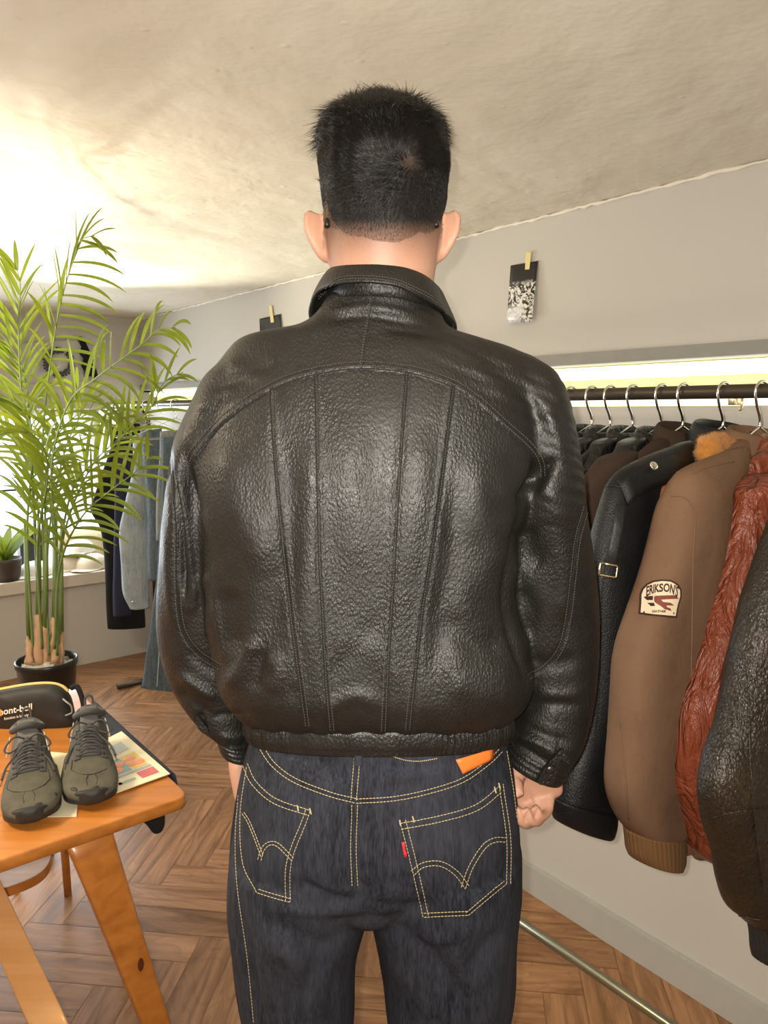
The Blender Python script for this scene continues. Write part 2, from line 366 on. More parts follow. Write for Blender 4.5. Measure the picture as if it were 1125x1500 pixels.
# floor: oak herringbone planks with individual grain
def floor():
    t = NT('herringbone_oak')
    uvn = t.n('ShaderNodeUVMap').outputs[0]; rnd = t.n('ShaderNodeAttribute', attribute_name='plank').outputs['Fac']
    mp = t.n('ShaderNodeMapping', {'Vector': uvn, 'Scale': (3, 26, 1)}).outputs[0]
    sh = t.n('ShaderNodeCombineXYZ', {'Z': t.math('MULTIPLY', rnd, 37)}).outputs[0]
    vv = t.n('ShaderNodeVectorMath', {0: mp, 1: sh}, operation='ADD').outputs[0]
    n1 = t.n('ShaderNodeTexNoise', {'Vector': vv, 'Scale': 1, 'Detail': 5, 'Distortion': 1.2}).outputs['Fac']
    mp2 = t.n('ShaderNodeMapping', {'Vector': uvn, 'Scale': (2.2, 7, 1)}).outputs[0]
    vv2 = t.n('ShaderNodeVectorMath', {0: mp2, 1: sh}, operation='ADD').outputs[0]
    n2 = t.n('ShaderNodeTexNoise', {'Vector': vv2, 'Scale': 1, 'Detail': 2, 'Distortion': .5}).outputs['Fac']
    ringy = t.math('FRACT', t.math('MULTIPLY', n2, 13)); ringy = t.rng(ringy, 0, .35, 1, 0)
    c = t.ramp(n1, [(.3, (.22, .105, .045)), (.55, (.40, .205, .095)), (.75, (.50, .275, .135))])
    c = t.mix(t.math('MULTIPLY', ringy, .26), c, (.115, .055, .027))
    c = t.mix(rnd, c, t.mix(1.0, c, (.70, .68, .66), 'MULTIPLY'))
    t.P(Base_Color=c, Roughness=t.rng(n1, .3, .7, .34, .5), Specular_IOR_Level=.4, Normal=t.bump(n1, .12, .001))
    wd, ln = .105, .525; th = math.radians(83.6)
    d1 = np.array([math.cos(th), math.sin(th), 0]); d2 = np.array([math.sin(th), -math.cos(th), 0])
    V_, F_, UVs, R_ = [], [], [], []
    gap = .0008; k = round(ln/wd)
    # classic herringbone cell: along the diagonal each step shifts by one plank width
    for a in range(-44, 60):
        for b in range(-9, 12):
            o1 = d1*(a*wd)+d2*(a*wd)+(d1*ln-d2*ln)*b*1.0
            for (A_, B2) in ((d1, d2), (d2, d1)):
                if A_ is d1: p0 = o1; L, Wd = d1, d2
                else: p0 = o1+d2*wd-d1*0; L, Wd = d2, d1
                p = p0
                cx = p+L*ln/2+Wd*wd/2; n_, u_ = cx@NV, cx@UV
                if not (NL-.4 < n_ < NR+.35 and UF-.4 < u_ < UB+.4): continue
                q = [p+L*gap+Wd*gap, p+L*(ln-gap)+Wd*gap, p+L*(ln-gap)+Wd*(wd-gap), p+L*gap+Wd*(wd-gap)]
                i = len(V_); V_ += q; F_.append((i, i+1, i+2, i+3)); UVs += [(0, 0), (ln, 0), (ln, wd), (0, wd)]; r = random.random(); R_ += [r]*4
    V_ = np.array(V_)
    n0 = len(V_)
    base = [W(NL-.3, UF-.3, -.002), W(NR+.3, UF-.3, -.002), W(NR+.3, UB+.4, -.002), W(NL-.3, UB+.4, -.002)]
    V_ = np.concatenate([V_, base]); F_.append((n0, n0+1, n0+2, n0+3)); UVs += [(0, 0)]*4; R_ += [1.0]*4
    o = mesh('floor', V_, np.array(F_), t.m, smooth=False, attrs={'plank': R_})
    uv = o.data.uv_layers.new(name='UVMap'); li = np.empty(len(o.data.loops), dtype=np.int32); o.data.loops.foreach_get('vertex_index', li)
    uv.data.foreach_set('uv', np.array(UVs, dtype=np.float32)[li].ravel())
    dn = [p for p in o.data.polygons if p.normal.z < 0]
    if dn: o.data.flip_normals() if len(dn) > len(o.data.polygons)*.9 else None
    return tag(o, kind='structure')
floor()
# window: deep bench-like sill, frame, pane
w = MB(); w.add(*rb(wn0-.02, wn1+.03, UB-.035, UB+.45, wz0-.065, wz0)); o = w.build('trim_3', simple('pale_wooden_sill', (.62, .56, .47), .5, vary=.06), smooth=False); tag(o, kind='structure')
fr = MB()
for a, b in ((wn0, wn0+.05), (wn1-.05, wn1), (.35, .40)): fr.add(*rb(a, b, UB+.38, UB+.43, wz0, wz1))
fr.add(*rb(wn0, wn1, UB+.38, UB+.43, wz0, wz0+.05)); fr.add(*rb(wn0, wn1, UB+.38, UB+.43, wz1-.04, wz1))
wo = fr.build('window_1', simple('white_window_frame', (.8, .8, .78), .4), smooth=False); tag(wo, kind='structure')
def glass():
    t = NT('clear_glass'); t.P(Base_Color=(1, 1, 1), Roughness=0.0, Transmission_Weight=1.0, IOR=1.01); return t.m
GL = glass()
w = MB(); w.add(*rb(wn0+.05, wn1-.05, UB+.40, UB+.404, wz0+.05, wz1-.04)); w.build('pane', GL, wo, smooth=False)
# light strip in the recess of the right wall
def emis(name, col, s):
    t = NT(name); t.P(Base_Color=(.25, .25, .12), Roughness=.6, Emission_Color=col, Emission_Strength=s); return t.m
ls = empty('led_light_strip', W(NR+.1, 1.5, ZN0), 'glowing pale yellow light strip set in the long wall recess behind the clothes rod', 'light')
w = MB(); w.add(*rb(NR+.085, NR+.10, UF+.02, UB-.02, ZN0+.002, ZN1-.002)); w.build('glowing_back', emis('pale_yellow_glow', (.95, .92, .30), .72), ls, smooth=False)  # back of the recess emits by itself, standing in for tube light on it
for z_ in (ZN1-.022, ZN0+.02):
    w = MB(); w.add(*tube([W(NR+.055, UF+.02, z_), W(NR+.055, UB-.02, z_)], .017, 12)); w.build('tube', emis('white_tube_glow', (1, 1, .92), 1.7), ls)
# ------------------------------------------------------------------ lights
def area(name, loc, target, size, power, col, size_y=None):
    l = bpy.data.lights.new(name, 'AREA'); l.energy = power; l.color = col; l.size = size
    if size_y: l.shape = 'RECTANGLE'; l.size_y = size_y
    o = bpy.data.objects.new(name, l); COL.objects.link(o); o.location = tuple(loc)
    o.rotation_euler = (Vector(target)-Vector(loc)).to_track_quat('-Z', 'Y').to_euler(); return o
def spot(name, loc, target, power, col, ang, blend=1, r=.05):
    l = bpy.data.lights.new(name, 'SPOT'); l.energy = power; l.color = col; l.spot_size = math.radians(ang); l.spot_blend = blend; l.shadow_soft_size = r
    o = bpy.data.objects.new(name, l); COL.objects.link(o); o.location = tuple(loc)
    o.rotation_euler = (Vector(target)-Vector(loc)).to_track_quat('-Z', 'Y').to_euler(); return o
area('phone_flash', (-.022, -.01, H+.018), (-.02, 2.0, H-.25), .012, 15.5, (1, .93, .82))
spot('uplight', (-1.35, 1.55, 1.35), (-1.12, 1.95, 2.02), 60, (1, .90, .68), 130, 1, .08)
spot('uplight_back', (-1.45, 3.45, 1.25), (-.85, 2.55, 2.02), 75, (1, .95, .78), 85, .8, .04)
area('window_daylight', W(.4, UB+.36, 1.05), W(.4, 0, .6), 2.3, 55, (.86, .94, 1), .85)
area('ambient_fill_behind', (.25, -.75, 1.98), (.1, .6, 0), .5, 9, (1, .86, .66))  # unseen fill behind the camera, raises the ambient level
area('warm_fill_left', W(-.6, 1.7, 1.97), W(-.6, 1.7, 0), .35, 30, (1, .85, .62))  # unseen warm fill that brightens the floor at left
wd_ = bpy.data.worlds.new('daylight'); SC.world = wd_; wd_.use_nodes = True
wd_.node_tree.nodes['Background'].inputs[0].default_value = (.86, .95, 1, 1); wd_.node_tree.nodes['Background'].inputs[1].default_value = 2.2
# ------------------------------------------------------------------ person: body (one continuous mesh)
YC = .97
def ell(c, a, b, d, N=32, M=17):
    c, a, b, d = map(lambda q: np.asarray(q, float), (c, a, b, d)); R = []
    for k in np.linspace(-PI/2+.12, PI/2-.12, M): R.append(sring(c+d*math.sin(k)/math.sin(PI/2-.12)*.99, a*math.cos(k), b*math.cos(k), N, 2))
    return loft(R)
X = np.array([1., 0, 0]); Yv = np.array([0, 1., 0])
hc = V(561, 260, YC+.01)[0]                                  # head centre line
parts = []
hk = [(1.50, .074, .066, .060), (1.56, .066, .064, .062), (1.60, .0635, .067, .078), (1.625, .063, .068, .094), (1.655, .066, .074, .098), (1.69, .071, .082, .099), (1.73, .074, .090, .099), (1.77, .074, .090, .094), (1.795, .066, .080, .078), (1.815, .048, .055, .052), (1.825, .028, .034, .034)]
K = cr([(z, w_, b, f_) for z, w_, b, f_ in hk], 60)
hx = lambda z: hc-.004*(1.70-z)*10*0
parts.append(loft([sring((hx(z), YC+.012, z), X*w_, Yv*f_, 64, 2.15, Yv*b) for z, w_, b, f_ in K]))
fy = YC+.012
parts += [ell((hc, fy+.098, 1.688), X*.014, Yv*.022, ZV*.017), ell((hc, fy+.092, 1.705), X*.009, Yv*.018, ZV*.03),        # nose
          ell((hc, fy+.082, 1.656), X*.024, Yv*.018, ZV*.006), ell((hc, fy+.081, 1.647), X*.021, Yv*.018, ZV*.007),           # lips
          ell((hc, fy+.074, 1.618), X*.022, Yv*.022, ZV*.016), ell((hc-.031, fy+.086, 1.745), X*.026, Yv*.014, ZV*.008), ell((hc+.031, fy+.086, 1.745), X*.026, Yv*.014, ZV*.008),
          ell((hc-.031, fy+.076, 1.726), X*.016, Yv*.016, ZV*.012), ell((hc+.031, fy+.076, 1.726), X*.016, Yv*.016, ZV*.012)]
# ears: cupped discs with a rolled rim, standing away from the skull
def ear(px, py, s, hgt):
    c = V(px, py, YC-.002)
    a = math.radians(48); back = np.array([s*math.sin(a), -math.cos(a), 0]); out = np.array([s*math.cos(a), math.sin(a), 0])
    dn = np.array([-s*.16, 0, 0])
    pr = [ell(c-back*.001, back*.0185, out*.0046, ZV*hgt*.98+dn*-hgt)]
    t = np.linspace(-.6, 3.9, 26)
    rim = [c+back*(.0185*math.sin(q+.35)+.001)+(ZV-dn)*(hgt*math.cos(q+.0))*.93*(1 if q < 1.6 else 1.0)+out*.003 for q in t]
    pr.append(tube(rim, np.interp(t, [-.6, .3, 2, 3.0, 3.9], [.0028, .0042, .0036, .0055, .004]), 10))
    pr.append(ell(c-back*.014-out*.003-ZV*.004, back*.012, out*.010, ZV*hgt*.7))
    return pr
parts += ear(471, 346, -1, .0285)+ear(648, 346, 1, .0285)
# trunk
tk = [(.915, .145, .080), (.96, .155, .09), (1.05, .150, .10), (1.18, .155, .105), (1.30, .165, .11), (1.40, .160, .095), (1.455, .120, .075), (1.50, .070, .060), (1.55, .062, .056)]
tx = V(552, 800, YC)[0]
parts.append(loft([sring((tx+(hc-tx)*max(0, (z-1.35)/.2), YC, z), X*a, Yv*b, 48, 2.2) for z, a, b in cr(tk, 40)]))
def chain(P, r, N=24, n=24):
    Q = cr([np.r_[p, q] for p, q in zip(P, r)], n); return tube(Q[:, :3], np.maximum(Q[:, 3], .002), N)
hipz = .93
for s, fx in ((-1, V(438, 1420, .95)[0]), (1, V(655, 1420, .95)[0])):
    parts.append(chain([(tx+s*.08, YC, .95), (tx+s*.095, YC, .85), (fx, YC, .66), (fx, YC+.005, .50), (fx, YC-.01, .32), (fx, YC, .10), (fx, YC+.01, .055)], [.090, .082, .060, .048, .050, .036, .034]))
    parts.append(chain([(fx, YC-.035, .045), (fx+s*.004, YC+.05, .045), (fx+s*.01, YC+.14, .032), (fx+s*.012, YC+.185, .026)], [.032, .036, .036, .022]))
# arms
LW, RW = V(352, 1085, 1.0), V(772, 1098, .985)                # wrists
LE, RE = V(300, 885, 1.01), V(806, 895, 1.012)
for Sx, E, Wt, U_, Fm in ((tx-.155, LE, LW, V(303, 720, .99), V(322, 1030, 1.018)), (tx+.155, RE, RW, V(797, 720, .99), V(806, 1040, 1.012))):
    parts.append(chain([(Sx*.7+tx*.3, YC, 1.395), (Sx, YC, 1.385), U_, E, Fm, Wt], [.044, .043, .040, .034, .030, .026]))
def hand(Wt, palm_end, width, thick, knuckles, thumb):
    Wt, palm_end = np.asarray(Wt), np.asarray(palm_end); D = palm_end-Wt
    R = []
    for t, a, b in cr([(-.15, .6, 1.1), (.05, .62, 1.1), (.35, .92, 1.15), (.7, 1.0, 1.0), (1.0, .98, .8), (1.08, .8, .5)], 14): R.append(sring(Wt+D*t, width*a, thick*b, 24, 2.4))
    out = [loft(R)]
    for pts, r in knuckles: out.append(chain(pts, r, 16, 22))
    out.append(chain(thumb[0], thumb[1], 16, 20)); return out
# right hand: palm turned to the camera, fingers curling towards the trouser leg
Wd = X*.037+ZV*.010; Th = Yv*.014
pe = V(787, 1168, .99)
kn = []
base = [V(806, 1162, .985), V(798, 1174, .978), V(785, 1181, .975), V(771, 1183, .980)]
mid = [V(803, 1188, .966), V(791, 1200, .958), V(776, 1205, .956), V(760, 1203, .962)]
tipk = [V(792, 1195, .946), V(779, 1202, .938), V(764, 1203, .937), V(750, 1197, .944)]
tip = [V(783, 1180, .942), V(769, 1184, .936), V(755, 1183, .936), V(744, 1177, .944)]
for b, m_, k2, t_, r in zip(base, mid, tipk, tip, (.0062, .0068, .0072, .0068)):
    kn.append(([b-(m_-b)*.6, b, m_, k2, t_], [r*1.25, r*1.15, r*1.02, r*.98, r*.8]))
parts += hand(RW, pe, Wd, Th, kn, ([V(762, 1122, .985), V(757, 1140, .968), V(757, 1156, .952), V(762, 1167, .944)], [.014, .0115, .0092, .0068]))
# left hand: hangs beside the hip, back of the hand outward
pe = V(363, 1160, 1.005)
Wd = Yv*.036+X*.006; Th = X*.013
kn = []
for i, dy in enumerate((-.028, -.009, .010, .028)):
    b = pe+Yv*dy-ZV*.004; L_ = (.8, .97, 1.02, .92)[i]
    kn.append(([b+ZV*.02, b, b+X*.004-ZV*.036*L_+Yv*.004, b+X*.016-ZV*.062*L_+Yv*.01, b+X*.028-ZV*.076*L_+Yv*.014], [.0092, .0092, .0086, .0078, .006]))
parts += hand(LW, pe, Wd, Th, kn, ([LW+Yv*.02-ZV*.02, LW+Yv*.045-ZV*.045+X*.01, LW+Yv*.055-ZV*.075+X*.018, LW+Yv*.056-ZV*.098+X*.02], [.013, .012, .010, .0075]))
v, f = remesh(parts, .0027)
v = lap(v, f, 3, np.where(v[:, 2] > 1.6, .5, .3))
n_ = vnorm(v, f); Q = proj(v); fc = ((v-CAMP)*n_).sum(1) < 0; D = np.zeros(len(v))
for L, a_, w_ in [([(754, 1135), (764, 1139), (772, 1152), (775, 1168), (781, 1177), (792, 1178)], -.0032, 3), ([(774, 1188), (771, 1196), (770, 1206)], -.0028, 2.2), ([(790, 1180), (786, 1192), (784, 1202)], -.0028, 2.2), ([(758, 1182), (756, 1194), (755, 1204)], -.0028, 2.2), ([(753, 1158), (764, 1165)], -.002, 2), ([(770, 1128), (780, 1150), (792, 1165)], -.0012, 3)]: D += sfold(Q, fc, L, a_, w_)
v = v+n_*D[:, None]
hz = v[:, 2]; q = proj(v)
edgez = 1.690-.010*np.abs(v[:, 0]-hc)/.06
stub = np.clip(np.interp(q[:, 1], [322, 345, 366, 392], [1, .72, .36, 0]), 0, 1)*(hz > 1.6)*np.clip((fy+.035+(.02)-v[:, 1])/.02, 0, 1)
stub = np.where(hz > 1.745, np.maximum(stub, np.clip((hz-1.765)/.01, 0, 1)), stub)
earm = (np.abs(v[:, 0]-hc) > .0735) & (hz < 1.74)
stub = np.where(earm, 0, stub)*.96
PERSON = mesh('person', v, f, SKIN, attrs={'stubble': stub})
BODY_BVH = bvh(v, f)
tag(PERSON, 'person seen from behind with short black hair, black leather jacket and dark blue jeans', 'person')
# ------------------------------------------------------------------ hair
hk = [(141, 540, 570, .018), (146, 520, 592, .042), (154, 497, 615, .062), (166, 479, 635, .080), (184, 468, 650, .092), (208, 469, 653, .098), (240, 467, 659, .102), (275, 470, 656, .101), (310, 474, 651, .099), (330, 478, 646, .095), (346, 482, 642, .090), (360, 486, 637, .085), (374, 490, 632, .079), (388, 494, 628, .070)]
K = cr(hk, 60); R = []
for py, a, b, dp in K:
    Pl, Pr = V(a, py, YC+.005), V(b, py, YC+.005); z = V(560, py, YC+.005-dp*float(np.interp(py, [141, 250], [.8, 0])))[2]; Pl[2] = Pr[2] = z
    fr = dp if z > 1.775 else dp*np.interp(z, [1.69, 1.76, 1.775], [.45, .62, .95])
    R.append(sring((Pl+Pr)/2+Yv*.008, (Pr-Pl)/2, -Yv*dp, 96, 2.35, -Yv*fr) if False else sring((Pl+Pr)/2+Yv*.008, (Pr-Pl)/2*np.interp(z, [1.66, 1.69], [.93, .985]), Yv*fr, 96, 2.3, -Yv*-dp))
R = np.array(R)
for i in range(len(R)):                                     # below the temples the front half sinks into the head
    z = R[i][0, 2]
    if z < 1.77:
        m = R[i][:, 1] > YC+.03; R[i][m, 0] = hc+(R[i][m, 0]-hc)*.88
hv, hf = loft(R); hv = np.asarray(hv)
hv += (.0012*wav(hv, 130, 0, 6)+.002*wav(hv, 60, 6, 6)*np.clip((hv[:, 2]-1.79)/.03, 0, 1))[:, None]*(hv-np.array([hc, YC, 1.74]))/.09
WH = np.array([601., 236.])
HB = MB(); HB.add(hv, hf)
hfa = np.array([q for q in hf if len(q) == 4]); ce = hv[hfa].mean(1); nr = np.cross(hv[hfa[:, 2]]-hv[hfa[:, 0]], hv[hfa[:, 3]]-hv[hfa[:, 1]]); ar = np.linalg.norm(nr, axis=1); nr /= ar[:, None]+1e-12
cc = np.array([hc, YC, 1.75]); nr *= np.sign((nr*(ce-cc)).sum(1))[:, None]
wgt = ar*np.where((nr[:, 1] < .35) | (ce[:, 2] > 1.79), 1, .12)*np.interp(proj(ce)[:, 1], [312, 340, 366], [1, .30, .02])
NS = 40000
pick = rng.choice(len(ce), NS, p=wgt/wgt.sum())
uvw = rng.dirichlet([1, 1, 1, 1], NS); root = (hv[hfa[pick]]*uvw[:, :, None]).sum(1); nn_ = nr[pick]
pq = proj(root); dv = pq-WH; dist = np.linalg.norm(dv, axis=1); dv /= dist[:, None]+1e-9
sw = .5; dv = np.stack([dv[:, 0]-sw*dv[:, 1], dv[:, 1]+sw*dv[:, 0]], 1)
low = np.clip((pq[:, 1]-250)/80, 0, 1)[:, None]; dv = dv*(1-.65*low)+np.array([[0, 1.]])*low*1.1
top = np.clip((root[:, 2]-1.782)/.03, 0, 1)
d3 = np.stack([dv[:, 0], np.zeros(NS), -dv[:, 1]], 1)
d3[:, 1] += top*.55*np.where(root[:, 1] > YC-.05, 1, .3); d3[:, 2] = d3[:, 2]*(1-.4*top)+.25*top
d3 += rng.normal(size=(NS, 3))*(.22+.22*top)[:, None]
d3 -= nn_*(d3*nn_).sum(1)[:, None]; d3 /= np.linalg.norm(d3, axis=1)[:, None]
lift = .16+.30*top+.1*rng.random(NS)
ln_ = np.interp(root[:, 2], [1.66, 1.69, 1.72, 1.755, 1.785, 1.815], [.0012, .004, .009, .015, .021, .028])*rng.uniform(.6, 1.15, NS)*(1+.5*top*wav(root, 45, 3, 8))*(1-.5*np.clip(np.abs(nn_[:, 0])*1.6-.5, 0, 1))
d0 = d3+nn_*lift[:, None]; d0 /= np.linalg.norm(d0, axis=1)[:, None]
p0 = root-nn_*.0008; p1 = root+d0*(ln_*.5)[:, None]+nn_*.0004; p2 = p1+(d0*.85+d3*.25-nn_*.12)*(ln_*.5)[:, None]
sd = np.cross(d0, nn_); sd /= np.linalg.norm(sd, axis=1)[:, None]
wd0 = .00022+.00016*top
vs = np.stack([p0-sd*wd0[:, None], p0+sd*wd0[:, None], p0+nn_*wd0[:, None], p1-sd*wd0[:, None]*.8, p1+sd*wd0[:, None]*.8, p1+nn_*wd0[:, None]*.9, p2], 1).reshape(-1, 3)
o_ = np.arange(NS)[:, None]*7
quads = np.concatenate([o_+np.array([[0, 1, 4, 3]]), o_+np.array([[1, 2, 5, 4]]), o_+np.array([[2, 0, 3, 5]]), o_+np.array([[3, 4, 6, 6]]), o_+np.array([[4, 5, 6, 6]]), o_+np.array([[5, 3, 6, 6]])])
q4 = quads[quads[:, 2] != quads[:, 3]]; t3 = quads[quads[:, 2] == quads[:, 3]][:, :3]
def mixmesh(name, verts, q4, t3, mat, parent):
    me = bpy.data.meshes.new(name); me.vertices.add(len(verts)); me.vertices.foreach_set('co', verts.ravel())
    lp = np.concatenate([q4.ravel(), t3.ravel()]).astype(np.int32); me.loops.add(len(lp)); me.loops.foreach_set('vertex_index', lp)
    st = np.concatenate([np.arange(len(q4))*4, len(q4)*4+np.arange(len(t3))*3]).astype(np.int32); me.polygons.add(len(st)); me.polygons.foreach_set('loop_start', st)
    me.update(calc_edges=True); me.polygons.foreach_set('use_smooth', np.ones(len(st), dtype=bool)); me.materials.append(mat)
    o = bpy.data.objects.new(name, me); COL.objects.link(o); attach(o, parent); return o
cq = hfa+0; ct = np.array([q for q in hf if len(q) == 3])
# whorl: scalp shows through; lower fade thins into skin
def hairbase():
    t = NT('scalp_with_hair')
    a = t.n('ShaderNodeAttribute', attribute_name='thin').outputs['Fac']
    nz = t.n('ShaderNodeTexNoise', {'Vector': t.obj, 'Scale': 900, 'Detail': 2}).outputs['Fac']
    f_ = t.math('MULTIPLY', a, t.rng(nz, .35, .65, .6, 1.2), True)
    t.P(Base_Color=t.mix(f_, (.007, .0055, .005), (.43, .245, .175)), Roughness=.55, Specular_IOR_Level=.3, Normal=t.bump(nz, .6, .001)); return t.m
dw = np.linalg.norm(proj(hv)-WH, axis=1); thin = np.exp(-(dw/11)**2)*.11
py_ = proj(hv)[:, 1]; thin = np.maximum(thin, np.clip((py_-320)/50, 0, 1)**1.1*.85)
cap = mesh('hair', hv, hf, hairbase(), PERSON, attrs={'thin': thin})
cap.data.materials.append(HAIR)
bm = bmesh.new(); bm.from_mesh(cap.data)
st_o = mixmesh('tmp', vs, q4, t3, HAIR, PERSON)
bm2 = bmesh.new(); bm2.from_mesh(st_o.data)
bpy.data.objects.remove(st_o)
lay = bm2.verts.layers.float.new('thin')
me2 = bpy.data.meshes.new('strands'); bm2.to_mesh(me2)
nf0 = len(bm.faces); bm.from_mesh(me2)
bm.faces.ensure_lookup_table()
bm.to_mesh(cap.data)
mi = np.zeros(len(cap.data.polygons), dtype=np.int32); mi[nf0:] = 1; cap.data.polygons.foreach_set('material_index', mi); cap.data.polygons.foreach_set('use_smooth', np.ones(len(mi), dtype=bool))
bm.free(); bm2.free(); bpy.data.meshes.remove(me2)
# glasses: temples run forward over the ears, only their dark tips show
g_ = MB(); GM = simple('matt_black_plastic', (.01, .01, .01), .4)
for px, s in ((479, -1), (639, 1)):
    tp = V(px, 327, YC-.032)
    g_.add(*tube([tp-ZV*.004+Yv*-.002, tp+Yv*.004+ZV*.004, tp+Yv*.03+ZV*.010+X*s*.001, (hc+s*.078, fy+.07, 1.728), (hc+s*.072, fy+.107, 1.729)], [.0036, .0034, .0024, .002, .002], 8))
    t = np.linspace(0, 2*PI, 25); g_.add(*tube([(hc+s*.034+.026*math.cos(a), fy+.113, 1.722+.021*math.sin(a)) for a in t], .0016, 6))
g_.add(*tube([(hc-.009, fy+.113, 1.725), (hc, fy+.114, 1.728), (hc+.009, fy+.113, 1.725)], .0016, 6))
g_.build('glasses', GM, PERSON)
# ------------------------------------------------------------------ jeans
def ringpx(py, xl, xr, db, df, Y=YC, e=2.3, N=96, tilt=0):
    a, b = V(xl, py, Y), V(xr, py, Y); c = (a+b)/2
    R = sring(c, (b-a)/2, Yv*df, N, e, Yv*db); R[:, 2] += tilt*np.maximum(Y-R[:, 1], 0); return R
jp = []
hk = [(1050, 376, 738, .112, .10), (1085, 366, 742, .118, .105), (1130, 354, 751, .126, .108), (1190, 344, 757, .132, .11), (1240, 340, 759, .126, .11), (1262, 352, 748, .112, .10), (1280, 400, 700, .08, .08)]
jp.append(loft([ringpx(*k, tilt=.1) for k in cr(hk, 40)]))
floor_px = lambda z, Y: None
def leg(keys, zk):
    R = [ringpx(*k, e=2.15) for k in cr(keys, 26)]
    c = R[-1].mean(0); w0 = np.abs(R[-1][:, 0]-c[0]).max()
    for z, a, b, dx, dy in cr(zk, 40): R.append(sring((c[0]+dx, YC+dy, z), X*a, Yv*b, 96, 2.1))
    return loft(R)
jp.append(leg([(1235, 340, 548, .118, .10), (1300, 337, 546, .113, .10), (1345, 338, 536, .104, .10), (1400, 345, 524, .095, .096), (1450, 353, 519, .09, .093), (1500, 361, 518, .087, .09)], [(.58, .077, .085, .0, 0), (.45, .072, .078, .0, 0), (.30, .070, .082, -.002, -.005), (.12, .070, .085, -.004, -.005), (.03, .072, .10, -.004, .01)]))
jp.append(leg([(1235, 535, 762, .118, .10), (1300, 537, 761, .113, .10), (1345, 545, 758, .104, .10), (1400, 555, 753, .095, .096), (1450, 563, 747, .09, .093), (1500, 569, 741, .087, .09)], [(.58, .079, .085, .0, 0), (.45, .074, .078, .0, 0), (.30, .072, .082, .002, -.005), (.12, .072, .085, .004, -.005), (.03, .074, .10, .004, .01)]))
jp.append(ell(V(541, 1275, .965), X*.085, Yv*.102, ZV*.052)); jp.append(ell(V(541, 1245, .965), X*.14, Yv*.118, ZV*.055))
v, f = remesh(jp, .0034); v = lap(v, f, 14, .5)
n_ = vnorm(v, f); Q = proj(v); fc = ((v-CAMP)*n_).sum(1) < 0
D = np.zeros(len(v)); A_ = .001
for L, amp, wd_p in [
    ([(420, 1110), (470, 1150), (520, 1152)], 2, 9), ([(540, 1150), (600, 1135), (660, 1130)], 2, 8), ([(560, 1120), (610, 1128), (650, 1120)], -1.5, 6), ([(400, 1090), (450, 1115), (500, 1118)], -2, 7),
    ([(525, 1180), (522, 1250), (532, 1320)], -4, 16), ([(532, 1290), (538, 1330), (541, 1350)], -3, 14),
    ([(430, 1290), (480, 1315), (530, 1325)], -4, 9), ([(400, 1330), (460, 1335), (520, 1332)], 3, 9), ([(640, 1325), (590, 1330), (550, 1325)], -3, 9), ([(380, 1345), (430, 1370), (490, 1395)], -4, 14), ([(400, 1370), (440, 1420), (455, 1490)], 5, 16),
    ([(520, 1350), (470, 1400), (430, 1480)], -3.5, 14), ([(560, 1345), (620, 1390), (660, 1440), (690, 1490)], -5, 14), ([(560, 1400), (600, 1440), (640, 1495)], 4, 16), ([(745, 1360), (710, 1390), (680, 1440)], -4, 12), ([(700, 1350), (650, 1375), (600, 1370)], 3.5, 12), ([(720, 1400), (725, 1450), (715, 1500)], 4, 12),
    ([(350, 1340), (365, 1400), (380, 1500)], -4, 10), ([(345, 1150), (342, 1230), (350, 1310)], -3, 8)]:
    D += sfold(Q, fc, L, amp*A_*1.5, wd_p)
# pockets and yoke stand a little proud of the cloth
def inpoly(Q, P):
    P = np.asarray(P, float); r = np.zeros(len(Q), bool); j = len(P)-1
    for i in range(len(P)):
        c = ((P[i, 1] > Q[:, 1]) != (P[j, 1] > Q[:, 1])) & (Q[:, 0] < (P[j, 0]-P[i, 0])*(Q[:, 1]-P[i, 1])/(P[j, 1]-P[i, 1]+1e-9)+P[i, 0]); r ^= c; j = i
    return r
c6 = lambda L: [(320+x*.42667, 1050+y*.42667) for x, y in L]
LP = c6([(100, 160), (130, 222), (200, 282), (316, 322), (302, 360), (250, 500), (246, 638), (130, 603), (82, 500), (74, 330)])
RP = c6([(622, 356), (760, 336), (880, 300), (965, 232), (968, 262), (988, 420), (988, 572), (857, 682), (703, 688)])
for P_ in (LP, RP):
    d_, s_, t_ = pdist(Q, P_+[P_[0]]); ins = inpoly(Q, P_) & fc; D += np.where(ins, .0016*np.clip(d_/2.5, 0, 1), 0)+np.where(~ins & fc, -.0006*np.exp(-(d_/3)**2), 0)
D += .0012*wav(v, 22, 0, 8, (1, 1, .6))*np.clip((.93-v[:, 2])/.1, .35, 1)+.005*wav(v, 9, 5, 7, (1, 1, 1.6))*np.clip((.82-v[:, 2])/.1, 0, 1)
yL = c6([(124, 68), (150, 122), (190, 175), (260, 225), (380, 272), (472, 296)]); yR = c6([(472, 296), (600, 288), (720, 264), (840, 224), (930, 162), (975, 118)])
for L in (yL, yR, c6([(466, 300), (461, 450), (470, 600)]), c6([(474, 128), (462, 280)])):
    D += sfold(Q, fc, offs(L, 2), -.0009, 3.2, False)
v = v+n_*D[:, None]
JEANS = mesh('jeans', v, f, DENIM, PERSON); JB = bvh(v, f)
S = MB()
def dbl(keys, d, both=True, **k):
    stitches(S, JB, keys, **k); stitches(S, JB, offs(keys, d), **k)
dbl(yL, -6.5); dbl(yR, -6.0)
dbl(c6([(458, 302), (453, 450), (458, 580)]), -8.5)
dbl(c6([(466, 140), (454, 285)]), -8.5)
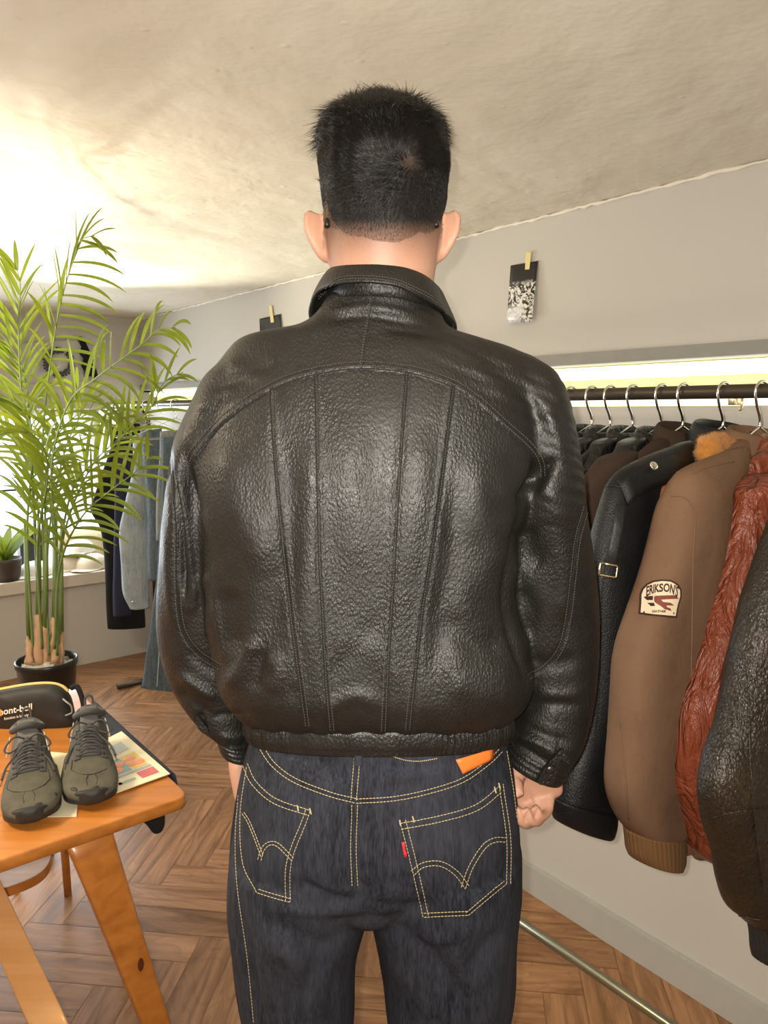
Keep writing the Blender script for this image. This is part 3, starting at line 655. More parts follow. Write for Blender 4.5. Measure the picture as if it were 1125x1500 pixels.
# left pocket
dbl(c6([(100, 160), (130, 222), (200, 282), (316, 322)]), 7.5)
dbl(c6([(314, 324), (302, 360), (250, 500), (246, 634)]), 6.5)
dbl(c6([(246, 636), (180, 618), (132, 603)]), 5.0); stitches(S, JB, c6([(132, 603), (84, 500), (76, 330), (98, 170)]))
dbl(c6([(82, 332), (100, 360), (122, 412), (147, 480)]), -3.5)
dbl(c6([(147, 494), (158, 458), (178, 440), (204, 446), (250, 492)]), -5.0)
# right pocket
dbl(c6([(624, 366), (760, 340), (880, 303), (962, 240)]), 8.5)
dbl(c6([(624, 358), (660, 500), (703, 686)]), -8.0)
dbl(c6([(705, 687), (780, 683), (856, 680)]), -5.5); dbl(c6([(857, 681), (920, 628), (988, 573)]), -5.0)
dbl(c6([(988, 573), (988, 420), (966, 262), (962, 232)]), 6.0)
dbl(c6([(672, 542), (705, 516), (760, 512), (810, 542), (847, 590)]), -7.0)
dbl(c6([(847, 590), (872, 520), (915, 452), (950, 430), (986, 430)]), -6.5)
stitches(S, JB, c6([(600, 136), (640, 148), (690, 152), (755, 142)]), r=.0007, dash=2, gap=1.2)
for p_ in ((316, 322), (272, 312), (624, 362), (668, 350), (962, 236), (948, 250)):
    x_, y_ = c6([p_])[0]; solidline(S, JB, [(x_-1, y_-4), (x_+1.5, y_+5)], .0009, .001, 1.5)
stitches(S, JB, [(349, 1165), (345, 1230), (348, 1300), (362, 1400), (372, 1500)], r=.0005); stitches(S, JB, [(742, 1100), (752, 1160), (757, 1200)], r=.0005)
so = S.build('stitching', THREAD, JEANS); tag(so, 'gold topstitching on seams and back pockets')
bl = MB(); P1 = castline(JB, c6([(482, 132), (479, 168)]), 2, .0015)
if P1: 
    for s_ in P1: bl.add(*band(s_-X*.0052, s_+X*.0052, .003))
bl.build('belt_loop', DENIM, JEANS)
def castpatch(tree, poly_rows, off, th):               # rows of (left,right) px pairs -> slab lying on the surface
    A_, B2 = [], []
    for (a, b) in poly_rows:
        r1, r2 = cast(tree, *a, off), cast(tree, *b, off)
        if r1 is None or r2 is None: continue
        A_.append(r1[0]); B2.append(r2[0])
    return band(np.array(A_), np.array(B2), th, 4)
pt = MB(); rows = [((666+t*54, 1112-t*16-10*0), (676+t*43+0, 1133-t*21)) for t in np.linspace(0, 1, 8)]
pt.add(*castpatch(JB, rows, .003, .0025)); tag(pt.build('back_patch', simple('orange_leather_patch', (.75, .17, .025), .55), JEANS), 'bright orange leather patch at the waist')
rt = MB(); rows = [((587.5+t*4, 1232+t*21), (594+t*3.5, 1231+t*22)) for t in np.linspace(0, 1, 5)]
rt.add(*castpatch(JB, rows, .0035, .0022)); tag(rt.build('pocket_tab', simple('red_woven_tab', (.55, .02, .035), .7), JEANS), 'small red tab on the right pocket')
for s, fx in ((-1, V(438, 1420, .95)[0]), (1, V(655, 1420, .95)[0])):   # plain shoes below the frame
    sh = MB(); kk = [(-.105, .030, .045), (-.09, .037, .062), (-.03, .040, .072), (.05, .043, .062), (.12, .050, .045), (.18, .046, .036), (.205, .024, .022)]
    sh.add(*loft([sring((fx+s*(.01+.05*max(0, y_)), YC+y_, h_*.5+.004), X*a, ZV*h_*.5, 32, 2.6) for y_, a, h_ in cr(kk, 24)]))
    sh.build('shoe', simple('black_shoe_leather', (.02, .02, .02), .45), PERSON)
# ------------------------------------------------------------------ leather jacket
jk = []
tk = [(1056, 376, 736, .105, .10), (1048, 364, 746, .116, .11), (1032, 346, 762, .128, .12), (1008, 332, 774, .136, .125), (980, 324, 777, .138, .125), (930, 314, 768, .136, .12), (880, 306, 752, .134, .12), (800, 296, 756, .134, .12), (740, 286, 772, .135, .12), (690, 281, 790, .133, .12), (650, 284, 800, .128, .115), (600, 292, 800, .118, .11), (560, 306, 792, .106, .10), (534, 322, 780, .097, .094), (514, 336, 758, .089, .088), (502, 346, 726, .083, .084), (494, 362, 694, .080, .08), (487, 396, 670, .077, .078), (478, 436, 656, .074, .076), (462, 462, 648, .072, .076), (430, 482, 640, .070, .076)]
K = cr(tk, 100)
jk.append(loft([ringpx(*k, e=float(np.interp(k[0], [640, 760], [2.3, 2.75])), tilt=float(np.interp(k[0], [640, 1000, 1060], [0, .14, .24]))) for k in K]))
def sleeve(keys):
    R = []
    for py, xc, r, Y, ry, tilt in cr(keys, 60):
        c = V(xc, py, Y); a = V(xc+r, py+tilt, Y)-c; R.append(sring(c, a, Yv*ry, 64, 2.15))
    return loft(R)
jk.append(sleeve([(520, 392, 34, .97, .04, 0), (545, 357, 48, .97, .06, 0), (590, 335, 50, .97, .075, 0), (650, 313, 52, .972, .082, 0), (720, 302, 53, .983, .083, 0), (800, 299, 57, .997, .083, 0), (870, 299, 62, 1.008, .082, 0), (930, 303, 66, 1.015, .078, 0), (985, 311, 62, 1.018, .072, 6), (1030, 322, 54, 1.015, .062, 12), (1062, 333, 40, 1.006, .050, 12), (1080, 343, 27, 1.0, .040, 8), (1096, 350, 20, 1.0, .036, 4)]))
jk.append(sleeve([(520, 742, 34, .97, .04, 0), (548, 770, 44, .97, .06, 0), (590, 785, 46, .97, .075, 0), (650, 792, 50, .972, .082, 0), (720, 793, 60, .982, .084, 0), (800, 795, 70, .998, .084, 0), (870, 795, 78, 1.01, .083, 0), (930, 802, 73, 1.016, .08, 0), (985, 810, 62, 1.016, .075, 0), (1030, 809, 56, 1.008, .068, 10), (1070, 802, 50, .995, .060, 18), (1100, 792, 43, .985, .050, 18), (1122, 783, 37, .985, .042, 17)]))
v, f = remesh(jk, .0028)
wz = np.clip((v[:, 2]-1.36)/.08, 0, 1); v = lap(v, f, 5, .5); v = lap(v, f, 26, .62*wz)
n_ = vnorm(v, f); Q = proj(v); fc = ((v-CAMP)*n_).sum(1) < 0
D = np.zeros(len(v))
YOKE = [(256, 735), (262, 712), (272, 690), (290, 662), (320, 628), (355, 598), (395, 573), (430, 557), (480, 545), (530, 540), (580, 543), (620, 551), (665, 568), (700, 592), (740, 628), (770, 655), (786, 677), (789, 705)]
# (YOKE runs along the curved seam from the left armpit over the back to the right armpit)
YOKE = [(279, 712), (278, 690), (290, 662), (320, 628), (355, 598), (395, 573), (430, 557), (480, 545), (530, 540), (580, 543), (620, 551), (665, 568), (700, 592), (740, 628), (770, 655), (786, 677), (789, 700)]
folds = [
 # torso
 ([(340, 640), (335, 720), (372, 800), (385, 850)], 6, 30), ([(420, 640), (428, 760), (400, 900), (380, 980)], -5, 24), ([(455, 640), (450, 780), (448, 900), (458, 1000)], 3.5, 20), ([(515, 600), (512, 720), (520, 850)], 3, 26),
 ([(620, 620), (615, 740), (600, 860)], 3, 24), ([(665, 700), (660, 820), (645, 900), (640, 1010)], -5, 18), ([(700, 660), (705, 740), (720, 800), (700, 880)], 5, 26), ([(735, 690), (740, 760), (725, 840)], 3.5, 18),
 ([(640, 960), (690, 990), (760, 985)], 4, 22), ([(650, 1000), (700, 1015), (755, 1020)], 5, 20), ([(648, 900), (690, 940), (745, 945)], -4, 18), ([(560, 900), (510, 960), (480, 1000)], -1.5, 14), ([(500, 930), (560, 965), (590, 1010)], 1.2, 18),
 ([(330, 1005), (350, 985), (365, 955), (368, 930)], 6, 13), ([(372, 1015), (378, 985), (380, 950)], -4, 12), ([(392, 1015), (405, 990), (400, 955)], 4, 13), ([(335, 860), (340, 920), (345, 960)], -7, 18), ([(470, 1040), (520, 1020), (560, 1035)], 3, 12), ([(430, 1000), (440, 1040), (460, 1065)], -3, 8),
 ([(279, 705), (290, 780), (305, 870), (315, 940), (325, 1000)], -5, 5), ([(762, 748), (748, 800), (738, 870), (748, 925), (766, 980), (772, 1020)], -7, 7),
 # shoulders
 ([(300, 570), (340, 560), (400, 530)], -3, 9), ([(330, 530), (360, 545), (400, 560)], 2.5, 12), ([(285, 600), (310, 590), (350, 570)], 2.5, 9), ([(700, 520), (760, 570), (800, 640)], -2.5, 12), ([(730, 520), (785, 580), (818, 650)], 2.5, 10), ([(640, 500), (700, 540), (750, 590)], 1.5, 10), ([(800, 590), (815, 630), (825, 680)], 2, 8),
 ([(470, 470), (540, 462), (620, 478)], -2.5, 6), ([(475, 458), (540, 450), (610, 462)], 2.5, 7), ([(560, 480), (620, 488), (660, 500)], -2, 6),
 # right armpit and sleeve
 ([(790, 668), (786, 700), (768, 728), (762, 745)], -13, 9), ([(812, 672), (800, 690), (775, 722)], -9, 8), ([(780, 705), (800, 720), (808, 770)], 4, 22), ([(765, 770), (775, 810), (800, 830)], -8, 20), ([(800, 700), (820, 750), (815, 800)], 3, 16), ([(815, 780), (830, 850), (822, 910)], 4, 18), ([(760, 860), (780, 900), (770, 940)], -4, 14),
 ([(770, 960), (800, 975), (850, 965)], -4, 12), ([(780, 1010), (820, 1020), (860, 1010)], 3, 10), ([(760, 1040), (810, 1030), (850, 1035)], -3.5, 8), ([(755, 1075), (790, 1090), (820, 1108)], 4, 7), ([(750, 1085), (780, 1105), (810, 1122)], -4, 5), ([(760, 1060), (800, 1078), (840, 1090)], -3, 7),
 # left sleeve
 ([(254, 672), (252, 700), (262, 760), (268, 830), (272, 880)], -12, 6), ([(272, 660), (276, 700), (288, 760), (300, 820), (303, 900)], -11, 9), ([(263, 640), (262, 700), (276, 800), (282, 870)], 6, 7), ([(283, 690), (290, 740), (304, 820), (318, 920), (326, 985)], 5, 5), ([(245, 760), (248, 850), (255, 920)], 3, 8), ([(300, 840), (285, 870), (276, 900)], 3.5, 10), ([(262, 985), (290, 1005), (320, 1025)], 6, 7), ([(258, 1010), (285, 1030), (310, 1050)], -4, 8), ([(275, 950), (300, 975), (325, 985)], -4, 8),
 ([(290, 1045), (297, 1062), (298, 1072)], -9, 4), ([(310, 1050), (345, 1045), (365, 1050)], -3, 5), ([(322, 1078), (345, 1080), (365, 1072)], 3, 4), ([(330, 1092), (350, 1094), (362, 1088)], -3, 3.5)]
for L, amp, wd_p in folds: D += sfold(Q, fc, L, amp*.001, wd_p)
# yoke panel overlaps the panels below it
dY, sY, tY = pdist(Q, cr(YOKE, 120)); endf = np.clip(np.minimum(tY, 1-tY)*14, 0, 1)
above = sY < 0
D += np.where(fc & above, .0011*np.exp(-(dY/10)**2), 0)*endf+np.where(fc & ~above, -.0008*np.exp(-(dY/3.5)**2), 0)*endf
SEAMS = {'a': [(396, 572), (399, 640), (405, 720), (413, 800), (424, 900), (436, 990), (446, 1066)], 'b': [(461, 548), (463, 650), (466, 800), (471, 900), (476, 1000), (482, 1072)], 'c': [(598, 546), (590, 650), (583, 750), (578, 850), (571, 960), (566, 1072)], 'd': [(666, 568), (656, 650), (646, 730), (634, 810), (620, 900), (609, 1000), (602, 1070)]}
for k_, L in SEAMS.items():
    D += sfold(Q, fc, L, -.0026, 2.6, False)+sfold(Q, fc, offs(L, -5 if k_ in 'ab' else 5), .0016, 4.5, False)
CS = [(546, 428), (543, 450), (538, 480), (533, 510), (530, 540)]
D += sfold(Q, fc, CS, -.0016, 2.5, False)+sfold(Q, fc, offs(CS, 4), .001, 4, False)
RS = [(858, 742), (845, 790), (838, 850), (832, 900), (822, 945), (800, 975), (774, 990)]; LS = [(253, 690), (258, 780), (259, 860), (266, 920), (288, 955), (322, 978)]
D += sfold(Q, fc, RS, -.0018, 3, False)+sfold(Q, fc, LS, -.0018, 3, False)
# gathers above the waistband, overall softness
zh = V(550, 1048, YC)[2]
ga = np.clip(1-(v[:, 2]-zh)/.075, 0, 1)*(np.abs(v[:, 0]-tx) < .235)*np.clip((Q[:, 1]-985)/40, 0, 1)
D += .0014*ga*np.sin(np.arctan2(v[:, 0]-tx, YC+.08-v[:, 1])*34+2.2*wav(v, 12, 3, 5))
D += .0013*wav(v, 13, 20, 9, (1.3, 1.3, .5))+.0006*wav(v, 50, 10, 8, (1, 1, .7))
yw = np.clip((v[:, 2]-1.33)/.05, 0, 1); D += np.where(above, 1, 0)*yw*.0005*np.sin(v@np.array([190, 0, 420.])+2.5*wav(v, 25, 4, 6))*np.clip((Q[:, 0]-600)/60, 0, 1)*np.clip((dY-12)/10, 0, 1)
v = v+n_*D[:, None]
JACKET = mesh('leather_jacket', v, f, BLK, PERSON); KB = bvh(v, f)
sm = MB()
for L, d in [(SEAMS['a'], -8), (SEAMS['b'], -8), (SEAMS['c'], 8), (SEAMS['d'], 9), (CS, 3)]:
    stitches(sm, KB, offs(L, d*.9), r=.0006, dash=3.4, gap=1.6, off=.0004); stitches(sm, KB, offs(L, d*.28), r=.0006, dash=3.4, gap=1.6, off=.0004)
for d in (-4, -10): stitches(sm, KB, offs(YOKE, d), r=.0006, dash=3.4, gap=1.6, off=.0004)
for L in (RS, LS):
    for d in (3, -5): stitches(sm, KB, offs(L, d), r=.0006, dash=3.4, gap=1.6, off=.0004)
sl_ = MB()
for L in [*SEAMS.values(), CS, RS, LS, YOKE]: solidline(sl_, KB, L, .0008, .0001, 2.5)
sl_.build('seam_line', simple('black_seam_shadow', (.002, .002, .002), .8), JACKET)
sm.build('topstitching', simple('black_stitching', (.055, .05, .043), .5), JACKET)
# waistband: plain leather at the back, elastic pleats at the sides
zt = V(550, 1050, YC)[2]; wb = []
NB = 720; th_ = np.linspace(0, 2*PI, NB, endpoint=False)
a_, b_ = V(370, 1066, YC), V(742, 1066, YC); c_ = (a_+b_)/2; hw = (b_-a_)[0]/2
ends = (V(640, 1085, YC-.11)[0]-c_[0], V(428, 1085, YC-.11)[0]-c_[0])
for s_ in np.linspace(0, 1, 12):
    z = zt+.006-.036*s_; R0 = sring((c_[0], YC, z), X*hw, Yv*.105, NB, 2.3, Yv*.110)
    R0[:, 2] += .24*np.maximum(YC-R0[:, 1], 0)
    rad = R0-np.array([c_[0], YC, z]); rad[:, 2] = 0; rl = np.linalg.norm(rad, axis=1)[:, None]; rad /= rl
    puff = .0045*(4*s_*(1-s_))**.5
    el = (R0[:, 1] < YC+.06) & ((rad[:, 0]*rl[:, 0] > ends[0]) | (rad[:, 0]*rl[:, 0] < ends[1]))
    rip = np.where(el, .0022*np.sin(th_*150+1.5*np.sin(th_*31))+.001, .0003*np.sin(th_*40))*(4*s_*(1-s_))**.5
    gr = -.002*math.exp(-((s_-.80)/.06)**2)
    wb.append(R0+rad*(.004+puff+rip+gr)[:, None] if np.ndim(rip) else R0)
inner = [w_*1.0 for w_ in (wb[-1], wb[0])]
for i_, w_ in enumerate(inner): w_ -= (w_-np.array([c_[0], YC, w_[0, 2]]))*.06
mb = MB(); mb.add(*loft(np.array([inner[1]]+wb+[inner[0]]), cap=False)); WBO = mb.build('waistband', BLKG if False else leather('black_band_leather', (.010, .009, .008), cell=300, rough=.42, strength=.5), JACKET)
# collar: stand and turned-down fall
def collar(top, fall, parent, mat, thick=.004, roll=.006, name='collar', inner=.02, n=90):
    T = cr(top, n); Fl = cr(fall, n); c0 = np.array([T[:, 0].mean(), T[:, 1].mean(), 0]); R = []
    tg = np.gradient(T, axis=0); tg /= np.linalg.norm(tg, axis=1)[:, None]
    for p, q, t in zip(T, Fl, tg):
        o_ = np.cross(t, ZV); o_ /= np.linalg.norm(o_)
        if o_@(p-c0) < 0: o_ = -o_
        w_ = q-p; st = p-ZV*inner*1.6-o_*.001
        prof = [st-o_*thick*.5, p-o_*thick*.6-ZV*.006, p+ZV*.001-o_*.001, p+o_*roll*.5+ZV*.0025, p+o_*roll+w_*.1, p+w_*.45+o_*roll*1.0, p+w_*.85+o_*roll*.75, q+o_*.002, q-o_*.0025, p+w_*.8+o_*(roll*.3-.002), p+w_*.4+o_*(roll*.45-.001), p+o_*roll*.2-ZV*.008, st+o_*thick*.5]
        R.append(cr(prof, 34))
    mb = MB(); vv, ff = loft(np.array(R)); vv = vv+.0012*wav(vv, 30, 2, 7)[:, None]*np.array([.4, 1, .4])
    mb.add(vv, ff); return mb.build(name, mat, parent)
ct = [V(500, 468, 1.075), V(484, 432, 1.03), V(481, 408, .985), V(487, 396, .945), V(505, 392, .91), V(535, 391, .892), V(562, 392, .889), V(592, 396, .893), V(618, 405, .912), V(634, 417, .95), V(643, 430, .99), V(645, 452, 1.035), V(630, 490, 1.08)]
cf = [V(476, 500, 1.09), V(455, 468, 1.02), V(459, 440, .965), V(470, 425, .93), V(492, 417, .893), V(525, 414, .877), V(550, 415, .873), V(582, 420, .874), V(612, 434, .886), V(638, 449, .918), V(655, 462, .965), V(667, 482, 1.01), V(655, 520, 1.085)]
CO = collar(ct, cf, JACKET, BLK)
CB = bvh(*[np.array([q.co[:] for q in CO.data.vertices]), [tuple(p.vertices) for p in CO.data.polygons]])
for d in (0, 4.0):
    cs = MB(); stitches(cs, CB, [(466, 438-d), (492, 413-d), (520, 408-d), (550, 409-d), (582, 414-d), (612, 427-d), (640, 443-d), (655, 461-d)], r=.0006, dash=3.4, gap=1.6, off=.0004)
    cs.build('collar_stitching', simple('black_stitching', (.055, .05, .043), .5), JACKET)
# cuffs
def cuff(c, ax, ay, down, h, name='cuff'):
    c, ax, ay, down = map(np.asarray, (c, ax, ay, down)); R = []
    for s_ in np.linspace(0, 1, 14):
        puff = 1+.05*(4*s_*(1-s_))**.5-.035*math.exp(-((s_-.3)/.06)**2)-.035*math.exp(-((s_-.62)/.05)**2); R.append(sring(c+down*h*s_, ax*puff, ay*puff, 64, 2.2))
    R = [R[0]+(c-R[0])*.15]+R+[R[-1]+(c+down*h-R[-1])*.1, R[-1]+(c+down*(h-.012)-R[-1])*.13]
    mb = MB(); vv, ff = loft(np.array(R), cap=False); mb.add(vv+.001*wav(vv, 50, 1, 6)[:, None]*ay/np.linalg.norm(ay), ff); return mb.build(name, MATS['black_band_leather'], JACKET)
cR = V(790, 1100, .985); axR = V(830, 1116, .985)-cR; cuff(cR, axR*1.0, Yv*.046, np.array([-.35, 0, -.93]), .026)
cL = V(345, 1078, 1.0); axL = V(371, 1086, 1.0)-cL; cuff(cL, axL*1.0, Yv*.040, np.array([.25, 0, -.96]), .022)
# tab with a snap on each cuff
def tab(pts, th, snap, name='cuff_tab'):
    mb = MB(); mb.add(*prism(pts, th)); o = mb.build(name, MATS['black_band_leather'], JACKET, smooth=False)
    return o
p_ = [V(x, y, .928) for x, y in ((790, 1149), (786, 1146), (797, 1126), (806, 1115), (822, 1098), (826, 1099), (836, 1117), (834, 1121), (822, 1112), (810, 1150), (804, 1151))]
t_ = tab(p_, (0, .006, 0), None)
mb = MB(); sc_ = V(806, 1128, .926); mb.add(*ell(sc_, X*.006, ZV*.006, Yv*.003)); mb.build('snap', simple('blackened_metal', (.06, .055, .05), .3, .8), JACKET)
p_ = [V(x, y, .955) for x, y in ((286, 1052), (291, 1050), (303, 1066), (305, 1073), (298, 1075), (290, 1068))]
tab(p_, (0, .006, 0), None)
p_ = [V(x, y, .962) for x, y in ((318, 1076), (326, 1077), (345, 1100), (346, 1107), (341, 1108), (334, 1098))]
tab(p_, (0, .006, 0), None)
# ------------------------------------------------------------------ clothes rack along the right wall
RN, RZ = 1.42, 1.518
rk = empty('clothes_rack', W(1.5, 1.0, 0), 'dark bronze clothes rail on the right holding leather jackets, with a bar along the floor', 'clothes rack')
w = MB(); w.add(*tube([W(RN, -.6, RZ), W(RN, 2.42, RZ)], .0135, 20)); w.build('rod', ROD, rk)
w = MB(); w.add(*tube([W(1.53, -.6, .04), W(1.53, 2.42, .04)], .0125, 16)); w.build('base_bar', simple('brushed_steel_bar', (.30, .29, .22), .3, .9, vary=.04), rk)
for u_ in (-.58, 2.40):
    w = MB(); w.add(*tube([W(1.53, u_, .0), W(1.53, u_, 1.44), W(1.50, u_, 1.50), W(RN, u_, RZ)], .0125, 14)); w.build('post', ROD, rk)
    w = MB(); w.add(*tube([W(1.30, u_, .016), W(1.66, u_, .016)], .014, 12)); w.build('foot', ROD, rk)
rk2 = empty('clothes_rack', W(1.5, 3.4, 0), 'dark clothes rail in the far corner carrying trousers and denim', 'clothes rack')
w = MB(); w.add(*tube([W(RN, 2.5, RZ), W(RN, 4.22, RZ)], .0135, 16)); w.build('rod', ROD, rk2)
for u_ in (2.52, 3.92):
    w = MB(); w.add(*tube([W(1.53, u_, .0), W(1.53, u_, 1.44), W(1.50, u_, 1.50), W(RN, u_, RZ)], .0125, 12)); w.build('post', ROD, rk2)
    w = MB(); w.add(*tube([W(1.30, u_, .016), W(1.66, u_, .016)], .014, 12)); w.build('foot', ROD, rk2)
# small clear bracket on the wall below the recess
bk = empty('wall_hook', PN(1082, 596, 1.70), 'tiny pale metal hook on the lit wall ledge behind the rail, near the tan jacket', 'hook')
w = MB(); c_ = PN(1078, 588, 1.66); w.add(*rbox(c_, UV*.009, ZV*.008, NV*.02, .002)); w.build('plate', BRASS, bk)
w = MB(); c_ = PN(1087, 590, 1.655); w.add(*tube([c_+ZV*.012, c_, c_-ZV*.012, c_-ZV*.015-NV*.008], .003, 8)); w.build('peg', BRASS, bk)
def hanger(u_, label, sw=0.0, nx=RN, z0=RZ, group='chrome wire hangers on the rail'):
    o = empty('clothes_hanger', W(nx, u_, z0-.07), label, 'hanger', group)
    dn = NV*math.cos(sw)+UV*math.sin(sw)
    c = W(nx, u_, z0)
    a = np.linspace(-.15*PI, PI*1.02, 16)
    P_ = [c+dn*.0235*math.cos(t)+ZV*(.0175*math.sin(t)) for t in a]
    P_ += [c-dn*.022-ZV*.012, c-dn*.015-ZV*.028, c-dn*.004-ZV*.044, c+dn*.001-ZV*.056, c-ZV*.068]
    w = MB(); w.add(*tube(cr(P_, 60), .0027, 10)); w.build('hook', CHROME, o)
    b = c-ZV*.070; sh_ = .205
    w = MB(); w.add(*tube(cr([b+ZV*.004, b-dn*.03-ZV*.008, b-dn*sh_-ZV*.078, b-dn*(sh_+.006)-ZV*.088, b-dn*(sh_-.01)-ZV*.092, b-ZV*.092, b+dn*(sh_-.01)-ZV*.092, b+dn*(sh_+.006)-ZV*.088, b+dn*sh_-ZV*.078, b+dn*.03-ZV*.008, b+ZV*.004], 90), .0016, 8)); w.build('shoulder_wire', CHROME, o)
    return o
HX = [837, 868, 895, 928, 970, 1002, 1061, 1116]
HU = [PN(x, 576, RN)@UV for x in HX]
HL = ['chrome hanger hook nearest the black-jacketed shoulder, first from the left', 'second chrome hanger hook from the left on the rail', 'third chrome hanger hook from the left on the rail', 'fourth chrome hanger hook from the left on the rail', 'fifth chrome hanger hook from the left on the rail',
      'chrome hanger holding the dark brown suede jacket', 'chrome hanger holding the black jacket with the snap epaulette', 'chrome hanger holding the tan suede jacket, its wire over the fur collar']
for u_, l_ in zip(HU, HL): hanger(u_, l_)
# ---- garments: rows traced in their hanging plane, then given body
def rows_to_rings(rows, u0, du, th, n, N=56, e=2.2):
    R = []
    for r in cr(rows, n):
        a, b = PU(r[0], r[1], u0+du), PU(r[2], r[3], u0+du); t = r[4] if len(r) > 4 else th
        c = (a+b)/2; R.append(sring(c, (b-a)/2, UV*t, N, e))
    return np.array(R)
def wrinkle(v, nrm_c, amp, sc, an, seed): return v
def cloth(R, amp=.003, scale=14, aniso=(1, 1, .5), seed=0, cap=True):
    v, f = loft(R, cap); v = np.asarray(v); c = np.repeat(R.mean(1), R.shape[1], axis=0)
    if cap: c = np.concatenate([c, v[-2:]])
    d = v-c; l = np.linalg.norm(d, axis=1)[:, None]+1e-9
    return v+d/l*(amp*wav(v, scale, seed, 8, aniso)+amp*.4*wav(v, scale*3, seed+9, 8, aniso))[:, None], f
def body_rings(u0, th, zs, wN, wF, nc=RN, n=40, flare=0.0):
    # zs: heights; wN near half-width, wF far half-width, per height
    R = []
    for z, a, b, t in cr([(z, a, b, t) for z, a, b, t in zip(zs, wN, wF, th)], n):
        c = W(nc+(b-a)/2, u0, z); R.append(sring(c, NV*(a+b)/2, UV*t, 56, 2.3))
    return np.array(R)
def garment(name, label, cat, u0, mat, sleeve, torso=None, sth=.036, sdu=-.022, collar_c=None, seams=(), amp=.003, scale=14, aniso=(1, 1, .5), group=None, hem=.78, cuffrows=None, cuffmat=None, cuffth=.03, hemband=None, far=True, torso_near=None, seed=0, tth=.026, se=2.2, rib=.018):
    o = empty(name, W(RN, u0, 1.40), label, cat, group)
    tn = torso_near or (.05, .12, .19, .20, .19, .19)
    zs = (1.435, 1.415, 1.36, 1.20, 1.0, hem)
    th = (.016, .022, tth, tth*1.1, tth*1.15, tth*.95)
    R = body_rings(u0, th, zs, tn, tuple(min(q, .22) for q in tn))
    mb = MB(); mb.add(*cloth(R, amp*.8, scale, aniso, seed)); bo = mb.build('body', mat, o)
    if sleeve is not None:
        R = rows_to_rings(sleeve, u0, sdu, sth, 56, e=se); mb = MB(); vf = cloth(R, amp, scale, aniso, seed+3); mb.add(*vf); so_ = mb.build('sleeve', mat, o)
        tree = bvh(np.array([q.co[:] for q in so_.data.vertices])+0, [tuple(p.vertices) for p in so_.data.polygons])
    else: so_, tree = None, None
    if far:
        R = [];
        for z, nn_, hw, t in cr([(1.37, RN+.17, .05, .02), (1.30, RN+.19, .055, .03), (1.0, RN+.20, .05, .032), (hem+.05, RN+.19, .042, .03), (hem-.06, RN+.185, .036, .026)], 30): R.append(sring(W(nn_, u0+.01, z), NV*hw, UV*t, 32, 2.2))
        mb = MB(); mb.add(*cloth(np.array(R), amp*.7, scale, aniso, seed+5)); mb.build('sleeve', mat, o)
    if cuffrows is not None:
        R = rows_to_rings(cuffrows, u0, sdu, cuffth, 16, N=160); c = R.mean(1)[:, None]
        R = c+(R-c)*(1+rib*np.sin(np.arange(160)*2*PI/160*40))[None, :, None]
        mb = MB(); mb.add(*loft(R)); mb.build('cuff', cuffmat or mat, o)
    if hemband:
        R = body_rings(u0, (tth*.9, tth*.85), (hem+.01, hem-.055), (tn[-1]*.96, tn[-1]*.94), (tn[-1]*.96, tn[-1]*.94), n=10); mb = MB(); mb.add(*loft(R)); mb.build('hem_band', hemband, o)
    if seams and tree is not None:
        s_ = MB()
        for L, r_ in seams: solidline(s_, tree, L, r_, .0004, 3)
        if s_.v: s_.build('seam', mat, so_)
    return o, so_, tree
def jcollar(o, u0, mat, h=.05, r=.062, ru=.045, z=1.425, open_=1.0, name='collar', fluff=0, dn=0.0):
    t = np.linspace(-.82*PI, .82*PI, 40)      # opening towards the near side (smaller u) of the garment
    top, fall = [], []
    for a in t:
        c, s_ = math.cos(a), math.sin(a)
        top.append(W(RN+dn+r*s_, u0+ru*c, z+.012*c)); fall.append(W(RN+dn+(r+.028)*s_, u0+(ru+.02)*c, z-h+.014*c-.012*abs(s_)))
    T = np.array(top); Fl = np.array(fall); R = []
    cc_ = W(RN+dn, u0, z)
    for p, q in zip(T, Fl):
        od = p-cc_; od[2] = 0; od /= np.linalg.norm(od)+1e-9; w_ = q-p; st = p-ZV*.03
        k = 1+fluff
        prof = [st, p-ZV*.004-od*.002, p+ZV*.003*k+od*.002, p+od*.008*k+w_*.1, p+w_*.5+od*.008*k, q+od*.002, q-od*.003, p+w_*.5+od*.001, p-ZV*.008+od*.002, st+od*.002]
        R.append(cr(prof, 26))
    vv, ff = loft(np.array(R)); vv = vv+(.0016+.002*fluff)*wav(vv, 35, 4, 7)[:, None]*np.array([.7, .7, .7])
    mb = MB(); mb.add(vv, ff); return mb.build(name, mat, o)
LG = 'leather and suede jackets on the rail'
# black leathers half hidden behind the shoulder
lab = ['black leather jacket mostly hidden behind the person, hanging first on the rail', 'crumpled glossy black leather jacket, second on the rail from the person', 'shiny black leather jacket with open collar, third on the rail', 'black leather jacket with glossy standing lapel, fourth on the rail', 'black jacket collar just behind the dark brown suede jacket']
for i in range(5):
    u0 = HU[i]; xr_ = HX[i]-18
    sl = [(xr_-40, 652, xr_-15, 640), (xr_-62, 690, xr_-20, 690), (xr_-76, 760, xr_-24, 770), (xr_-84, 860, xr_-36, 880), (xr_-90, 1000, xr_-44, 1010), (xr_-84, 1100, xr_-46, 1110)]
    g_o, _, _ = garment('leather_jacket', lab[i], 'jacket', u0, BLKG, sl, sth=.024, sdu=-.006, group=LG, amp=.005, scale=26, hem=.84, seed=i*3, tth=.021)
    jcollar(g_o, u0, BLKG, z=1.437, h=.055, ru=.03)
